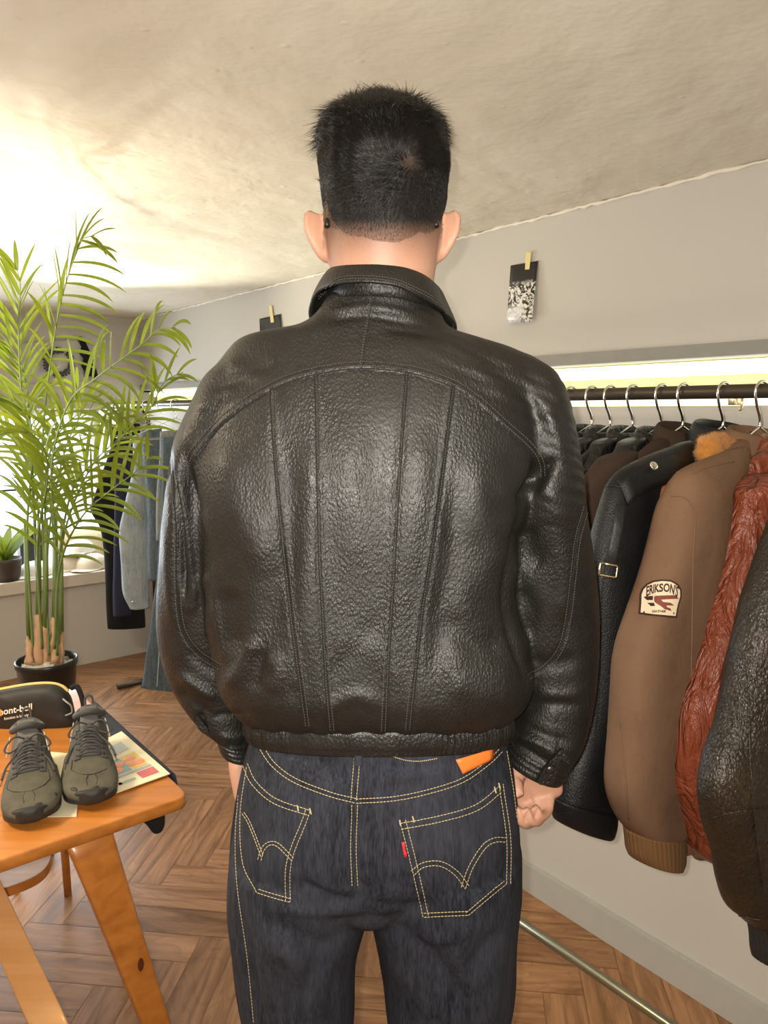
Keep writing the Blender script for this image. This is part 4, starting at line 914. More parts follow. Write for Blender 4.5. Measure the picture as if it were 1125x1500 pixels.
# dark brown suede
g_o, _, tr = garment('suede_jacket', 'dark brown suede jacket squeezed between black leather jackets', 'jacket', HU[5], BRNS,
    [(880, 676, 925, 660), (852, 708, 930, 712), (846, 745, 925, 760), (846, 800, 915, 820), (848, 900, 912, 920), (842, 1010, 902, 1020), (838, 1110, 890, 1120)], sth=.028, group=LG, hem=.82, seed=4, amp=.003)
jcollar(g_o, HU[5], BRNS, z=1.447, h=.07, ru=.034)
# black jacket with epaulette
g_o, so_, tr = garment('leather_jacket', 'black leather jacket with snapped shoulder epaulette and buckled sleeve strap', 'jacket', HU[6], BLKS,
    [(985, 655, 1010, 646, .008), (950, 668, 1012, 660, .015), (918, 684, 1010, 684, .024), (898, 706, 995, 722, .032), (886, 740, 980, 760, .036), (874, 790, 962, 800, .038), (867, 860, 948, 850, .038), (864, 930, 930, 920, .038), (858, 1010, 914, 1010, .038), (846, 1080, 905, 1090, .038), (830, 1140, 898, 1150, .038), (822, 1176, 893, 1184, .038)],
    sth=.042, sdu=-.03, group=LG, hem=.76, seed=7, amp=.0035, scale=12,
    cuffrows=[(816, 1172, 894, 1184), (817, 1190, 893, 1202), (822, 1205, 888, 1218), (830, 1210, 882, 1221)], cuffth=.040, rib=0.0,
    seams=[([(812, 1166), (850, 1182), (896, 1184)], .0012), ([(885, 712), (900, 712), (915, 716), (935, 728)], .0016), ([(926, 720), (905, 760), (888, 820), (880, 900), (878, 1000), (870, 1100)], .0012)])
jcollar(g_o, HU[6], BLKS, z=1.452, h=.075, ru=.04)
def strap(tree, rows, th, name, mat, parent, off=.004):
    mb = MB(); mb.add(*castpatch(tree, rows, off, th)); return mb.build(name, mat, parent)
strap(tr, [((930-t*38, 700-t*-8-24+t*30), (950-t*38, 716+t*20)) for t in np.linspace(0, 1, 3)], .003, 'epaulette', BLKS, g_o) if False else None
ep = [((1000, 662), (1002, 700)), ((975, 672), (980, 708)), ((945, 682), (952, 718)), ((920, 694), (930, 730)), ((905, 706), (918, 742))]
strap(tr, ep, .004, 'epaulette', BLKS, g_o, .004)
r_ = cast(tr, 951, 687, .0085)
if r_ is not None:
    c_, nm_ = r_; a_ = np.cross(nm_, ZV); a_ /= np.linalg.norm(a_); b_ = np.cross(nm_, a_)
    mb = MB(); mb.add(*ell(c_+nm_*.002, a_*.0085, b_*.0085, nm_*.0035)); mb.build('snap', CHROME, g_o)
st_ = [((901, 738), (915, 744)), ((897, 770), (911, 776)), ((891, 800), (905, 804)), ((887, 826), (901, 830))]
strap(tr, st_, .003, 'sleeve_strap', leather('black_flat_strap', (.016, .016, .017), cell=500, rough=.5, strength=.3), g_o, .005)
cs_ = [cast(tr, x, y, .008) for x, y in ((881, 824), (901, 828), (899, 845), (879, 841), (881, 824))]
if all(c is not None for c in cs_):
    mb = MB(); q = [c[0] for c in cs_]; mb.add(*tube(pl(q[:2], .004), .0016, 8)) if False else None
    P_ = []
    for a, b in zip(q[:-1], q[1:]): P_ += [a+(b-a)*t for t in (.06, .5, .94)]
    mb.add(*tube(P_+[P_[0]], .0017, 8)); mb.build('buckle', BRASS, g_o)
# rust jacket with fur collar
u8 = HU[7]+.022
g_o, so_, tr = garment('leather_jacket', 'rust orange leather jacket with fluffy ginger fur collar behind the tan jacket', 'jacket', u8, RUST,
    [(990, 690, 1045, 672), (968, 712, 1050, 710), (954, 750, 1040, 760), (945, 800, 1025, 800), (938, 850, 1010, 860), (934, 950, 1000, 960), (930, 1060, 995, 1060), (928, 1150, 1010, 1140), (930, 1215, 1022, 1205)], sth=.03, sdu=-.008, group=LG, hem=.74, seed=11, amp=.004, scale=18,
    cuffrows=[(926, 1212, 1026, 1196), (930, 1235, 1024, 1225), (938, 1248, 1015, 1240)], cuffth=.03, seams=[([(938, 818), (955, 812), (975, 806)], .0015)])
mb = MB(); FUR = NT('ginger_fur'); FUR.P(Base_Color=FUR.mix(FUR.noise(120, 4), (.30, .10, .012), (.62, .29, .06)), Roughness=.85, Specular_IOR_Level=.15, Sheen_Weight=.3, Normal=FUR.bump(FUR.noise(500, 4), .8, .002)); FUR = FUR.m
fp = []
for px, py, rx, ry, dep, tl in ((1040, 655, .026, .021, .022, 0), (1052, 648, .022, .018, .022, 0), (1034, 663, .016, .018, .018, 0), (1064, 652, .020, .014, .02, 0), (1078, 648, .018, .009, .018, 0), (1058, 664, .022, .016, .02, 0), (1048, 640, .014, .008, .014, 0)):
    c_ = PU(px, py, u8-.01); fp.append(ell(c_, NV*rx, ZV*ry, UV*dep, 24, 13))
fv, ff_ = remesh(fp, .003); fv = lap(fv, ff_, 4, .5); fn_ = vnorm(fv, ff_); fv = fv+fn_*(.0022*wav(fv, 90, 3, 8)+.0012*wav(fv, 260, 12, 8))[:, None]
fc_ = mesh('fur_collar', fv, ff_, FUR, g_o); tag(fc_, 'ginger fur collar')
sel = rng.choice(len(fv), 5200); r0 = fv[sel]; n0 = fn_[sel]; d_ = n0*.8+rng.normal(size=(5200, 3))*.45; d_ /= np.linalg.norm(d_, axis=1)[:, None]; sd_ = np.cross(d_, n0); sd_ /= np.linalg.norm(sd_, axis=1)[:, None]+1e-9
L_ = rng.uniform(.003, .007, 5200)[:, None]; vv = np.stack([r0-sd_*.0003, r0+sd_*.0003, r0+d_*L_], 1).reshape(-1, 3); ff3 = np.arange(5200*3).reshape(-1, 3)
fs = mesh('fur_hairs', vv, ff3, FUR, fc_); fs['kind'] = 'stuff'
# tan suede jacket with the round-topped patch
g_o, so_, tr = garment('suede_jacket', 'tan suede jacket with an oval-topped cream patch on its sleeve', 'jacket', HU[7], TAN,
    [(1058, 664, 1088, 655, .008), (1030, 676, 1090, 668, .016), (1006, 692, 1084, 688, .026), (994, 715, 1070, 716, .034), (982, 745, 1056, 750, .040), (970, 790, 1046, 795, .043), (955, 840, 1036, 848, .044), (936, 895, 1030, 905, .044), (916, 958, 1022, 968, .044), (909, 1022, 1012, 1032, .043), (904, 1082, 1006, 1092, .042), (899, 1140, 1004, 1150, .041), (903, 1172, 1003, 1182, .040), (916, 1202, 1001, 1206, .038), (932, 1224, 992, 1222, .034)],
    sth=.042, sdu=-.042, se=3.0, group=LG, hem=.70, seed=2, amp=.0045, scale=11, aniso=(1, 1, .45),
    cuffrows=[(926, 1220, 991, 1220), (928, 1235, 991, 1237), (930, 1250, 990, 1254), (936, 1262, 984, 1265)], cuffmat=simple('brown_rib_knit', (.155, .075, .025), .9, bump=.4, bscale=700), cuffth=.038, hemband=MATS['brown_rib_knit'] if 'brown_rib_knit' in MATS else None,
    torso_near=(.05, .12, .17, .15, .145, .15), tth=.034,
    seams=[([(983, 727), (1000, 728), (1012, 738), (1018, 760), (1015, 820), (1014, 900), (1012, 1000)], .0013), ([(1010, 696), (1040, 684), (1075, 676)], .0012), ([(905, 1050), (915, 1120), (921, 1200)], .0011)])
jcollar(g_o, HU[7], TAN, z=1.44, h=.055, ru=.045)
# shoulder panel and front edge
bt = bvh(*(lambda d: (np.array([q.co[:] for q in d.vertices]), [tuple(p.vertices) for p in d.polygons]))([c for c in g_o.children if c.name.startswith('body')][0].data))
sb = MB(); solidline(sb, bt, [(1048, 740), (1060, 715), (1100, 690), (1125, 678)], .0014, .0004); solidline(sb, bt, [(1047, 742), (1044, 850), (1040, 1000), (1036, 1150)], .0018, .0004)
if sb.v: sb.build('front_seam', TAN, g_o)
# the patch
def decal(o_parent, tree, c2, ax2, ay2, verts2, faces, name, mat, off, th=0):
    # verts2 in patch units; (c2,ax2,ay2) are the patch frame seen on the sleeve; each vertex rests on the sleeve
    r = cast(tree, *c2); C0, N0 = r
    ex = cast(tree, *(np.array(c2)+ax2)); ex = ex[0]-C0; ey = cast(tree, *(np.array(c2)+ay2))[0]-C0
    nm = np.cross(ex, ey); nm /= np.linalg.norm(nm); nm = nm if nm@(CAMP-C0) > 0 else -nm
    out = []
    for x, y in verts2[:, :2]:
        p = C0+ex*x+ey*y; h = tree.ray_cast(Vector(p+nm*.03), Vector(-nm)); hh = min(.012, max(-.0035, .03-h[3])) if h[0] is not None else -.0035
        out.append(p+nm*(hh+off))
    out = np.array(out)
    return mesh(name, out, faces, mat, o_parent)
def patch_poly(s=1.0, sq=1.0):
    P_ = [(-1, -.86), (-.98, -.3), (-.99, .15), (-.9, .45), (-.68, .72), (-.35, .91), (0, .97), (.35, .91), (.68, .72), (.9, .45), (.98, .12), (.92, -.3), (.88, -.98), (.4, -.98), (0, -.95), (-.5, -.91)]
    return np.array(P_)*s
def fanmesh(P_, rings=8):
    c = P_.mean(0); v = [c]; n = len(P_)
    Q_ = np.array([P_[i]*(1-t)+P_[(i+1) % n]*t for i in range(n) for t in (0, .5)]); n = len(Q_)
    for r in range(1, rings+1): v += list(c+(Q_-c)*r/rings)
    f = [(0, 1+i, 1+(i+1) % n) for i in range(n)]
    for r in range(rings-1):
        a = 1+r*n; f += [(a+i, a+n+i, a+n+(i+1) % n, a+(i+1) % n) for i in range(n)]
    return np.array(v), f
c2 = (967.5, 876); ax2 = np.array([30.0, 1.5]); ay2 = np.array([1.0, -28.0])
pv, pf = fanmesh(patch_poly(1.0)); pb = decal(g_o, tr, c2, ax2, ay2, pv, pf, 'patch', simple('dark_brown_embroidery', (.035, .012, .006), .8), .0016)
tag(pb, 'cream patch with dark border, lettering and a small aeroplane')
pv, pf = fanmesh(patch_poly(.90)); decal(pb, tr, c2, ax2, ay2, pv, pf, 'patch_ground', simple('cream_embroidery', (.74, .60, .43), .8, bump=.4, bscale=1500), .0022)
DBR = MATS['dark_brown_embroidery']; RBR = simple('reddish_brown_embroidery', (.20, .05, .035), .8)
tv, tf = text_mesh("ERIKSON'S", 1, bold=.03); w_ = np.ptp(tv[:, 0]); h_ = np.ptp(tv[:, 1]); tv[:, 0] /= w_/2; tv[:, 1] = (tv[:, 1]-tv[:, 1].min())/h_
xx = tv[:, 0]*.70; lo = .30-.62*xx**2; hi = .76-.34*xx**2+.0*xx; tv2 = np.stack([xx, lo+(hi-lo)*tv[:, 1]], 1)
decal(pb, tr, c2, ax2, ay2, tv2, tf, 'lettering', DBR, .0034)
tv, tf = text_mesh("LEATHER", 1, bold=.04); w_ = np.ptp(tv[:, 0]); tv2 = np.stack([tv[:, 0]/w_*.62-.08, tv[:, 1]*.16-.70], 1); decal(pb, tr, c2, ax2, ay2, tv2, tf, 'lettering', DBR, .0034)
def dpoly(P_, name, mat): pv_, pf_ = fanmesh(np.array(P_, float), 5); decal(pb, tr, c2, ax2, ay2, pv_, pf_, name, mat, .0032)
dpoly([(-.82, .02), (-.36, .10), (-.36, -.12), (-.64, -.14)], 'aeroplane_wing', DBR)
dpoly([(-.30, .10), (.55, .14), (.82, -.02), (-.02, -.10)], 'aeroplane_wing', RBR)
dpoly([(-.62, -.28), (-.30, -.26), (-.24, -.42), (-.44, -.44)], 'aeroplane_wing', DBR); dpoly([(.05, -.22), (.40, -.25), (.62, -.38), (.10, -.40)], 'aeroplane_wing', RBR)
dpoly([(-.32, .04), (-.18, .08), (-.02, -.10), (.25, -.45), (.45, -.62), (.18, -.60), (-.10, -.36), (-.28, -.20)], 'aeroplane_fuselage', RBR)
dpoly([(.2, -.52), (.40, -.50), (.52, -.66), (.30, -.62)], 'aeroplane_tail', RBR)
for x_ in (-.76, .66): dpoly([(x_-.04, -.72), (x_+.04, -.72), (x_+.04, -.80), (x_-.04, -.80)], 'star', DBR)
# red-brown crinkled jacket
u10 = .60
hanger(u10, 'chrome hanger of the red-brown crinkled jacket at the right picture edge', group=None)
g_o, so_, tr = garment('leather_jacket', 'red-brown crinkled leather jacket between the tan suede and dark brown jackets', 'jacket', u10, RED,
    [(1108, 700, 1150, 690), (1086, 718, 1155, 720), (1082, 745, 1150, 760), (1070, 800, 1135, 810), (1056, 860, 1120, 870), (1038, 925, 1105, 930), (1020, 985, 1088, 990), (1004, 1045, 1078, 1050), (998, 1110, 1072, 1110), (1004, 1165, 1080, 1160), (1017, 1215, 1085, 1210), (1026, 1248, 1080, 1240), (1040, 1264, 1075, 1262)],
    sth=.044, sdu=-.036, group=LG, hem=.72, seed=6, amp=.005, scale=22, aniso=(1, 1, .4), torso_near=(.05, .12, .17, .16, .15, .15),
    seams=[([(1086, 722), (1096, 738), (1110, 752), (1125, 760)], .002), ([(1098, 760), (1102, 850), (1092, 930), (1080, 1000)], .0014)])
jcollar(g_o, u10, RED)
# distressed dark brown jacket, nearest on the rail
u11 = .50
hanger(u11, 'chrome hanger of the distressed dark brown jacket beyond the right edge', group=None)
g_o, so_, tr = garment('leather_jacket', 'distressed dark brown leather jacket with puffed sleeve, nearest on the rail at lower right', 'jacket', u11, DKB,
    [(1170, 730, 1230, 715), (1140, 790, 1240, 790), (1120, 850, 1235, 850), (1104, 905, 1220, 900), (1088, 975, 1205, 970), (1070, 1050, 1195, 1040), (1048, 1110, 1190, 1110), (1036, 1160, 1190, 1160), (1042, 1205, 1192, 1200), (1058, 1250, 1195, 1240), (1068, 1300, 1196, 1290), (1080, 1335, 1192, 1325), (1100, 1352, 1185, 1345), (1112, 1362, 1180, 1360)],
    sth=.052, sdu=-.05, group=LG, hem=.70, seed=15, amp=.004, scale=16, torso_near=(.05, .12, .17, .14, .14, .14),
    cuffrows=[(1108, 1355, 1180, 1355), (1113, 1375, 1178, 1377), (1115, 1398, 1176, 1400), (1119, 1412, 1172, 1414)], cuffmat=simple('black_rib_knit', (.02, .017, .014), .9, bump=.5, bscale=600), cuffth=.036,
    seams=[([(1080, 1340), (1105, 1346), (1125, 1348)], .0015), ([(1096, 1000), (1098, 1100), (1105, 1200), (1118, 1300)], .0014), ([(1040, 1200), (1070, 1190), (1125, 1185)], .0012), ([(1074, 1098), (1100, 1100), (1125, 1102)], .0012)])
jcollar(g_o, u11, DKB)
# photographs taped to the wall
def photo(x0, y0, x1, y1, x2, y2, x3, y3, label, tape, seed):
    o = empty('photo_print', PN((x0+x2)/2, (y0+y2)/2, NR-.002), label, 'photo')
    P_ = [PN(x, y, NR-.004-(.012 if i >= 2 else 0)) for i, (x, y) in enumerate(((x0, y0), (x1, y1), (x2, y2), (x3, y3)))]
    g_ = []
    for j in np.linspace(0, 1, 9):
        a, b = P_[0]*(1-j)+P_[3]*j, P_[1]*(1-j)+P_[2]*j
        g_.append([a*(1-i)+b*i-NV*.006*math.sin(PI*i)*j for i in np.linspace(0, 1, 9)])
    G = np.array(g_); fr_ = G.reshape(-1, 3); bk_ = fr_+NV*.0006; n = 9
    F_ = [(r*n+c, (r+1)*n+c, (r+1)*n+c+1, r*n+c+1) for r in range(8) for c in range(8)]
    F_ += [tuple(q+81 for q in f_[::-1]) for f_ in F_]
    for k in range(8): F_ += [(k, k+1, k+82, k+81), (72+k+1, 72+k, 72+k+81, 72+k+82), (k*9+9, k*9, k*9+81, k*9+90), (k*9+8, k*9+17, k*9+98, k*9+89)]
    t = NT('photo_ink'); uv = t.n('ShaderNodeUVMap').outputs[0]; sp = t.n('ShaderNodeSeparateXYZ', {0: uv}); y_ = sp.outputs[1]; x_ = sp.outputs[0]
    mp = t.n('ShaderNodeMapping', {'Vector': uv, 'Scale': (1.2, 2.2, 1), 'Location': (seed, seed, 0), 'Rotation': (0, 0, .5)}).outputs[0]
    sc_ = t.n('ShaderNodeTexNoise', {'Vector': mp, 'Scale': 2.2, 'Detail': 5, 'Roughness': .65, 'Distortion': 3.5}).outputs['Fac']
    bandf = t.math('MULTIPLY', t.rng(y_, .62, .72, 1, 0), t.rng(y_, .1, .3, 1.15, 1)); f_ = t.math('MULTIPLY', t.rng(sc_, .46, .54, 0, 1), bandf, True)
    low_ = t.math('MULTIPLY', t.rng(y_, .34, .20, 0, .75), t.rng(x_, .75, .55, 0, 1), True)
    col_ = t.mix(f_, (.018, .016, .016), (.80, .78, .72)); col_ = t.mix(low_, col_, (.70, .70, .72)); t.P(Base_Color=col_, Roughness=.25, Specular_IOR_Level=.5)
    m_ = mesh('print', np.concatenate([fr_, bk_]), F_, t.m, o)
    uvl = m_.data.uv_layers.new(name='UVMap')
    for lp in m_.data.loops: k = lp.vertex_index % 81; uvl.data[lp.index].uv = (k % 9/8, 1-k//9/8)
    a, b, c, d = [PN(x, y, NR-.006) for x, y in tape]; mb = MB(); mb.add(*prism([a, b, c, d], NV*.001)); tag(mb.build('tape', simple('yellow_masking_tape', (.72, .62, .26), .55), o, smooth=False), 'strip of yellow masking tape')
photo(748, 389, 788, 382, 779, 471, 742, 474, 'black and white photo print taped to the right wall, whole print visible', [(770, 369), (778, 370), (775, 397), (769, 396)], 1.3)
photo(380, 467, 411, 460, 415, 545, 383, 550, 'dark photo print on the far wall, cut off by the left shoulder', [(394, 448), (398, 448), (402, 478), (397, 478)], 4.1)
# ------------------------------------------------------------------ clothes on the far rail
FG = 'trousers and denim on the far rail'
DB = denim_mat('light_washed_denim', (.22, .26, .29), (.42, .47, .50), wear=(.50, .53, .54)); DM = denim_mat('mid_blue_denim', (.045, .065, .085), (.12, .155, .185), wear=(.10, .13, .15)); DG = denim_mat('grey_blue_denim', (.07, .09, .11), (.16, .19, .215)); DP = denim_mat('faded_patchy_denim', (.12, .14, .15), (.27, .29, .28), wear=(.34, .32, .26))
NAVY = simple('navy_cotton', (.012, .013, .035), .85); BLKC = simple('black_cotton', (.004, .004, .005), .9)
def hang(name, label, cat, u0, mat, rows, th, hl, seed=0, extra=None):
    o = empty(name, W(RN, u0, 1.38), label, cat, FG)
    R = rows_to_rings(rows, u0, 0, th, 50, N=96)
    mb = MB(); mb.add(*cloth(R, .006, 16, (1, 1, .25), seed)); b = mb.build('body', mat, o)
    hanger(u0, hl, nx=RN, group='chrome wire hangers on the far rail')
    return o, b
hang('black_trousers', 'black trousers at the end of the far rail, next to the window', 'trousers', 4.12, BLKC, [(160, 622, 205, 620), (162, 650, 206, 650), (142, 720, 208, 720), (134, 748, 210, 750), (149, 780, 210, 790), (155, 850, 211, 850), (160, 921, 212, 918)], .035, 'hanger of the black trousers at the far end of the rail', 1)
hang('cotton_trousers', 'narrow navy cotton trousers between black trousers and pale denim', 'trousers', 4.0, NAVY, [(172, 628, 200, 626), (168, 700, 200, 700), (165, 790, 200, 790), (164, 860, 196, 860), (167, 903, 190, 900)], .03, 'hanger of the navy trousers on the far rail', 5)
o, b = hang('denim_jacket', 'pale washed denim garment with a buttoned end hanging on the far rail', 'denim', 3.8, DB, [(196, 640, 214, 634), (194, 690, 216, 690), (183, 735, 217, 735), (174, 780, 217, 790), (178, 840, 216, 840), (181, 872, 216, 872), (192, 892, 216, 889)], .035, 'hanger of the pale denim garment on the far rail', 9)
mb = MB(); c_ = PU(195, 882, 3.745); mb.add(*ell(c_, NV*.008, ZV*.008, UV*.004)); mb.build('button', CHROME, o)
hang('denim_jeans', 'grey-blue jeans beside the pale denim garment on the far rail', 'jeans', 3.64, DG, [(208, 630, 236, 628), (212, 690, 237, 690), (215, 760, 238, 760), (217, 850, 240, 850)], .035, 'hanger of the grey-blue jeans on the far rail', 13)
hang('denim_jeans', 'patchy faded jeans just left of the person on the far rail', 'jeans', 3.46, DP, [(236, 632, 262, 630), (233, 690, 262, 690), (230, 740, 262, 740), (229, 792, 262, 790)], .03, 'hanger of the patchy faded jeans on the far rail', 17)
o, b = hang('denim_jeans', 'long flared blue jeans reaching almost to the floor beside the black sleeve', 'jeans', 3.30, DM, [(240, 640, 290, 636), (238, 740, 290, 740), (230, 840, 285, 840), (219, 920, 280, 920), (208, 1000, 278, 1004), (206, 1005, 278, 1010)], .035, 'hanger of the long flared jeans on the far rail', 21)
t_ = bvh(np.array([q.co[:] for q in b.data.vertices]), [tuple(p.vertices) for p in b.data.polygons]); mb = MB(); solidline(mb, t_, [(243, 800), (238, 880), (230, 1006)], .003, .0005)
if mb.v: mb.build('side_seam', DB, b)
# ------------------------------------------------------------------ things on the window sill
CAPM = simple('cream_cotton', (.72, .62, .48), .8); WHITEM = simple('white_cotton', (.85, .82, .76), .8)
def capthing(c, r, rot, mat, label, word=None):
    c = np.asarray(c); o = empty('baseball_cap', c, label, 'cap', None)
    f_ = np.array([math.cos(rot), math.sin(rot), 0]); s_ = np.array([-math.sin(rot), math.cos(rot), 0])
    R = []
    for t in np.linspace(0, PI/2-.05, 12): R.append(sring(c+ZV*(r*.86*math.sin(t)+.004), f_*r*1.12*math.cos(t)**.8, s_*r*math.cos(t)**.8, 40, 2.1))
    mb = MB(); mb.add(*loft([R[0]*1.0]+R)); mb.build('crown', mat, o)
    A_, B2 = [], []
    for t in np.linspace(-1.25, 1.25, 20):
        A_.append(c+f_*r*1.05*math.cos(t)+s_*r*.98*math.sin(t)+ZV*.010); B2.append(c+f_*(r*1.05*math.cos(t)+r*.78*math.cos(t*.85))+s_*r*.93*math.sin(t)+ZV*(.012-.012*abs(math.sin(t))))
    mb = MB(); mb.add(*band(np.array(A_), np.array(B2), .004)); mb.build('brim', mat, o)
    mb = MB(); mb.add(*ell(c+ZV*(r*.86+.004), X*.008, Yv*.008, ZV*.005)); mb.build('top_button', mat, o)
    return o
sz = wz0
def SP(px, py, uu): p = PU(px, py, uu); return p
def sillp(px, uu): d = ray(px, 800); t = uu/(d@UV); return np.array([d[0]*t, d[1]*t, sz])
capthing(sillp(50, 4.56), .088, -2.0, WHITEM, 'white cap sitting alone on the window sill behind the palm stems')
capthing(sillp(98, 4.62), .085, -1.9, CAPM, 'cream cap on the window sill at the left of the cap pile')
capthing(sillp(133, 4.56), .095, -1.7, CAPM, 'cream cap at the sill end beside the black trousers')
capthing(sillp(116, 4.66)+ZV*.085, .085, -1.8, WHITEM, 'white cap resting on top of the cream caps')
o = empty('paper_bag', sillp(112, 4.68), 'crumpled cream paper bag lying behind the caps on the sill', 'bag')
mb = MB(); vv, ff = loft([sring(sillp(120, 4.72)+ZV*z, NV*a, UV*b, 48, 3.5) for z, a, b in cr([(.002, .16, .05), (.08, .17, .055), (.17, .155, .045), (.215, .15, .02)], 24)]); mb.add(vv+.006*wav(vv, 25, 2, 8)[:, None]*UV, ff); mb.build('sack', simple('cream_paper', (.75, .62, .42), .7, bump=.4, bscale=60), o)
# monitor at the left end
mo = empty('computer_monitor', sillp(-8, 4.74), 'computer monitor with a bright screen standing at the left end of the sill', 'monitor')
mc = sillp(-8, 4.74)+ZV*.33
mb = MB(); mb.add(*rbox(mc, NV*.25, UV*.012, ZV*.155, .005)); mb.build('casing', GM, mo, smooth=False)
mb = MB(); mb.add(*box(mc-UV*.0125, NV*.238, UV*.0008, ZV*.143)); sc_ = mb.build('screen', emis('screen_glow', (.82, .96, 1), 2.2), mo, smooth=False)
mb = MB(); mb.add(*rbox(mc-ZV*.235, NV*.03, UV*.012, ZV*.09, .004)); mb.build('stand', GM, mo, smooth=False)
mb = MB(); mb.add(*rbox(sillp(-8, 4.74)+ZV*.006, NV*.11, UV*.08, ZV*.006, .003)); mb.build('foot', GM, mo, smooth=False)
o = empty('storage_box', sillp(42, 4.72), 'dark box standing on the sill between monitor and caps', 'box')
mb = MB(); mb.add(*rbox(sillp(47, 4.73)+ZV*.11, NV*.075, UV*.04, ZV*.11, .004)); mb.build('carton', simple('charcoal_card', (.05, .05, .055), .7), o, smooth=False)
mb = MB(); mb.add(*rbox(sillp(47, 4.73)+ZV*.225, NV*.078, UV*.043, ZV*.01, .003)); mb.build('lid', simple('charcoal_card', (.05, .05, .055), .7), o, smooth=False)
# ------------------------------------------------------------------ banner and dark garment high on the back wall
bo = empty('wall_banner', W(1.25, UB-.01, 1.75), 'pale cloth banner with a ring of dark lettering, high on the back wall', 'banner')
def BW(px, py, off=.0): p = PU(px, py, UB-.012-off); return p
g_ = []
for j in np.linspace(0, 1, 14): g_.append([BW(28+ (124-28)*i, 503+(-9)*i+(60+4*i)*j) + UV*(-.008*math.sin(i*9+j*3)) for i in np.linspace(0, 1, 24)])
G = np.array(g_).reshape(-1, 3); n = 24; F_ = [(r*n+c, r*n+c+1, (r+1)*n+c+1, (r+1)*n+c) for r in range(13) for c in range(23)]
b_ = mesh('cloth', G, F_, simple('pale_banner_cloth', (.50, .49, .47), .85), bo); md = b_.modifiers.new('thick', 'SOLIDIFY'); md.thickness = .002
mb = MB()
for k in range(30):
    a = k/30*2*PI
    if 5 <= k % 15 <= 5: continue
    c_ = BW(86+19*math.cos(a), 531-18*math.sin(a), .018); h_ = .010+.004*((k*7) % 3)/2
    er = (-NV*0+NV*math.cos(a)+ZV*math.sin(a)); et = NV*-math.sin(a)+ZV*math.cos(a); mb.add(*box(c_, er*h_*1.3, et*.0062, UV*.001))
mb.build('ring_lettering', simple('banner_ink', (.05, .05, .055), .8), bo, smooth=False)
o = empty('black_scarf', BW(128, 500), 'black cloth hanging in a long point at the right edge of the banner', 'scarf')
P_ = [BW(x, y, .02) for x, y in ((107, 492), (119, 493), (125, 500), (132, 515), (138, 528), (135, 531), (141, 540), (144, 552), (139, 556), (134, 551), (126, 552), (125, 545), (120, 536), (123, 525), (117, 517), (120, 508), (116, 499), (108, 495))]
mb = MB(); mb.add(*prism(P_, UV*.012)); mb.build('cloth', BLKC, o, smooth=False)
# ------------------------------------------------------------------ table
TZ = .75
to = empty('wooden_table', W(.25, 1.6, 0), 'honey coloured wooden table with splayed tapered legs, shoes standing on it', 'table')
cn = [(.5561, 1.2925), (.5606, 2.02), (-.35, 2.02), (-.35, 1.285)]
def rounded(c, r=.028, k=7):
    out = []; n = len(c)
    for i in range(n):
        p, a, b = np.array(c[i]), np.array(c[i-1]), np.array(c[(i+1) % n]); da = (a-p)/np.linalg.norm(a-p); db = (b-p)/np.linalg.norm(b-p)
        for t in np.linspace(0, 1, k): out.append((p+da*r*(1-t)**2*1.0+db*r*t**2))
    return np.array(out)
ol = rounded(cn); R = []
for z, ins in ((TZ-.024, .004), (TZ-.0225, .001), (TZ-.012, 0), (TZ-.003, .0005), (TZ-.0005, .003), (TZ, .006)):
    c_ = ol.mean(0); q = ol-(ol-c_)/np.linalg.norm(ol-c_, axis=1)[:, None]*ins; R.append(np.array([W(a, b, z) for a, b in q]))
mb = MB(); mb.add(*loft(R)); mb.build('tabletop', WOOD, to)
def legp(top, foot, w0, w1, th, ax, name='leg'):
    top, foot = np.array(top), np.array(foot); R = []
    for t in np.linspace(0, 1, 14): R.append(sring(top+(foot-top)*t, ax*(w0+(w1-w0)*t**.85)/2, np.cross(ax, (foot-top)/np.linalg.norm(foot-top))*th/2, 32, 5))
    mb = MB(); mb.add(*loft(R)); return mb.build(name, WOOD, to)
ft = V(236, 1560, 1.34); tp = (PZ(95, 1238, TZ-.02)+PZ(172, 1216, TZ-.02))/2+UV*.03
l1 = V(228, 1500, 1.31); d_ = (l1-tp)/np.linalg.norm(l1-tp); foot = tp+d_*((tp[2])/(-d_[2]))
legp(tp, foot, .083, .030, .035, NV)
kn_ = V(211, 1412, (tp[1]+l1[1])/2+.0); tt_ = (tp[2]-kn_[2])/(-d_[2]); kc = tp+d_*tt_+NV*.008
mb = MB(); mb.add(*ell(kc-UV*.0175, NV*.006, ZV*.014, UV*.0012)); mb.build('knot', simple('dark_wood_knot', (.10, .03, .012), .3), to)
legp(W(.40, 1.85, TZ-.02), PZ(188, 1385, 0), .07, .032, .035, NV)
legp(W(-.25, 1.33, TZ-.02), W(-.33, 1.29, 0), .08, .032, .035, NV); legp(W(-.25, 1.92, TZ-.02), W(-.33, 2.0, 0), .08, .032, .035, NV)
a_, b_ = V(-60, 1215, 1.40), V(80, 1520, 1.10)
P_ = np.array([a_+(b_-a_)*t for t in np.linspace(0, 1, 8)]); R = [sring(p, X*.034*1.0, (UV*.012), 24, 5) for p in P_]
mb = MB(); mb.add(*loft(R)); mb.build('brace', wood('flash_lit_honey_wood', (.62, .30, .10), (.74, .40, .17), rough=.4, coat=.2), to)  # paler copy of the table wood, flash brightness put into its colour
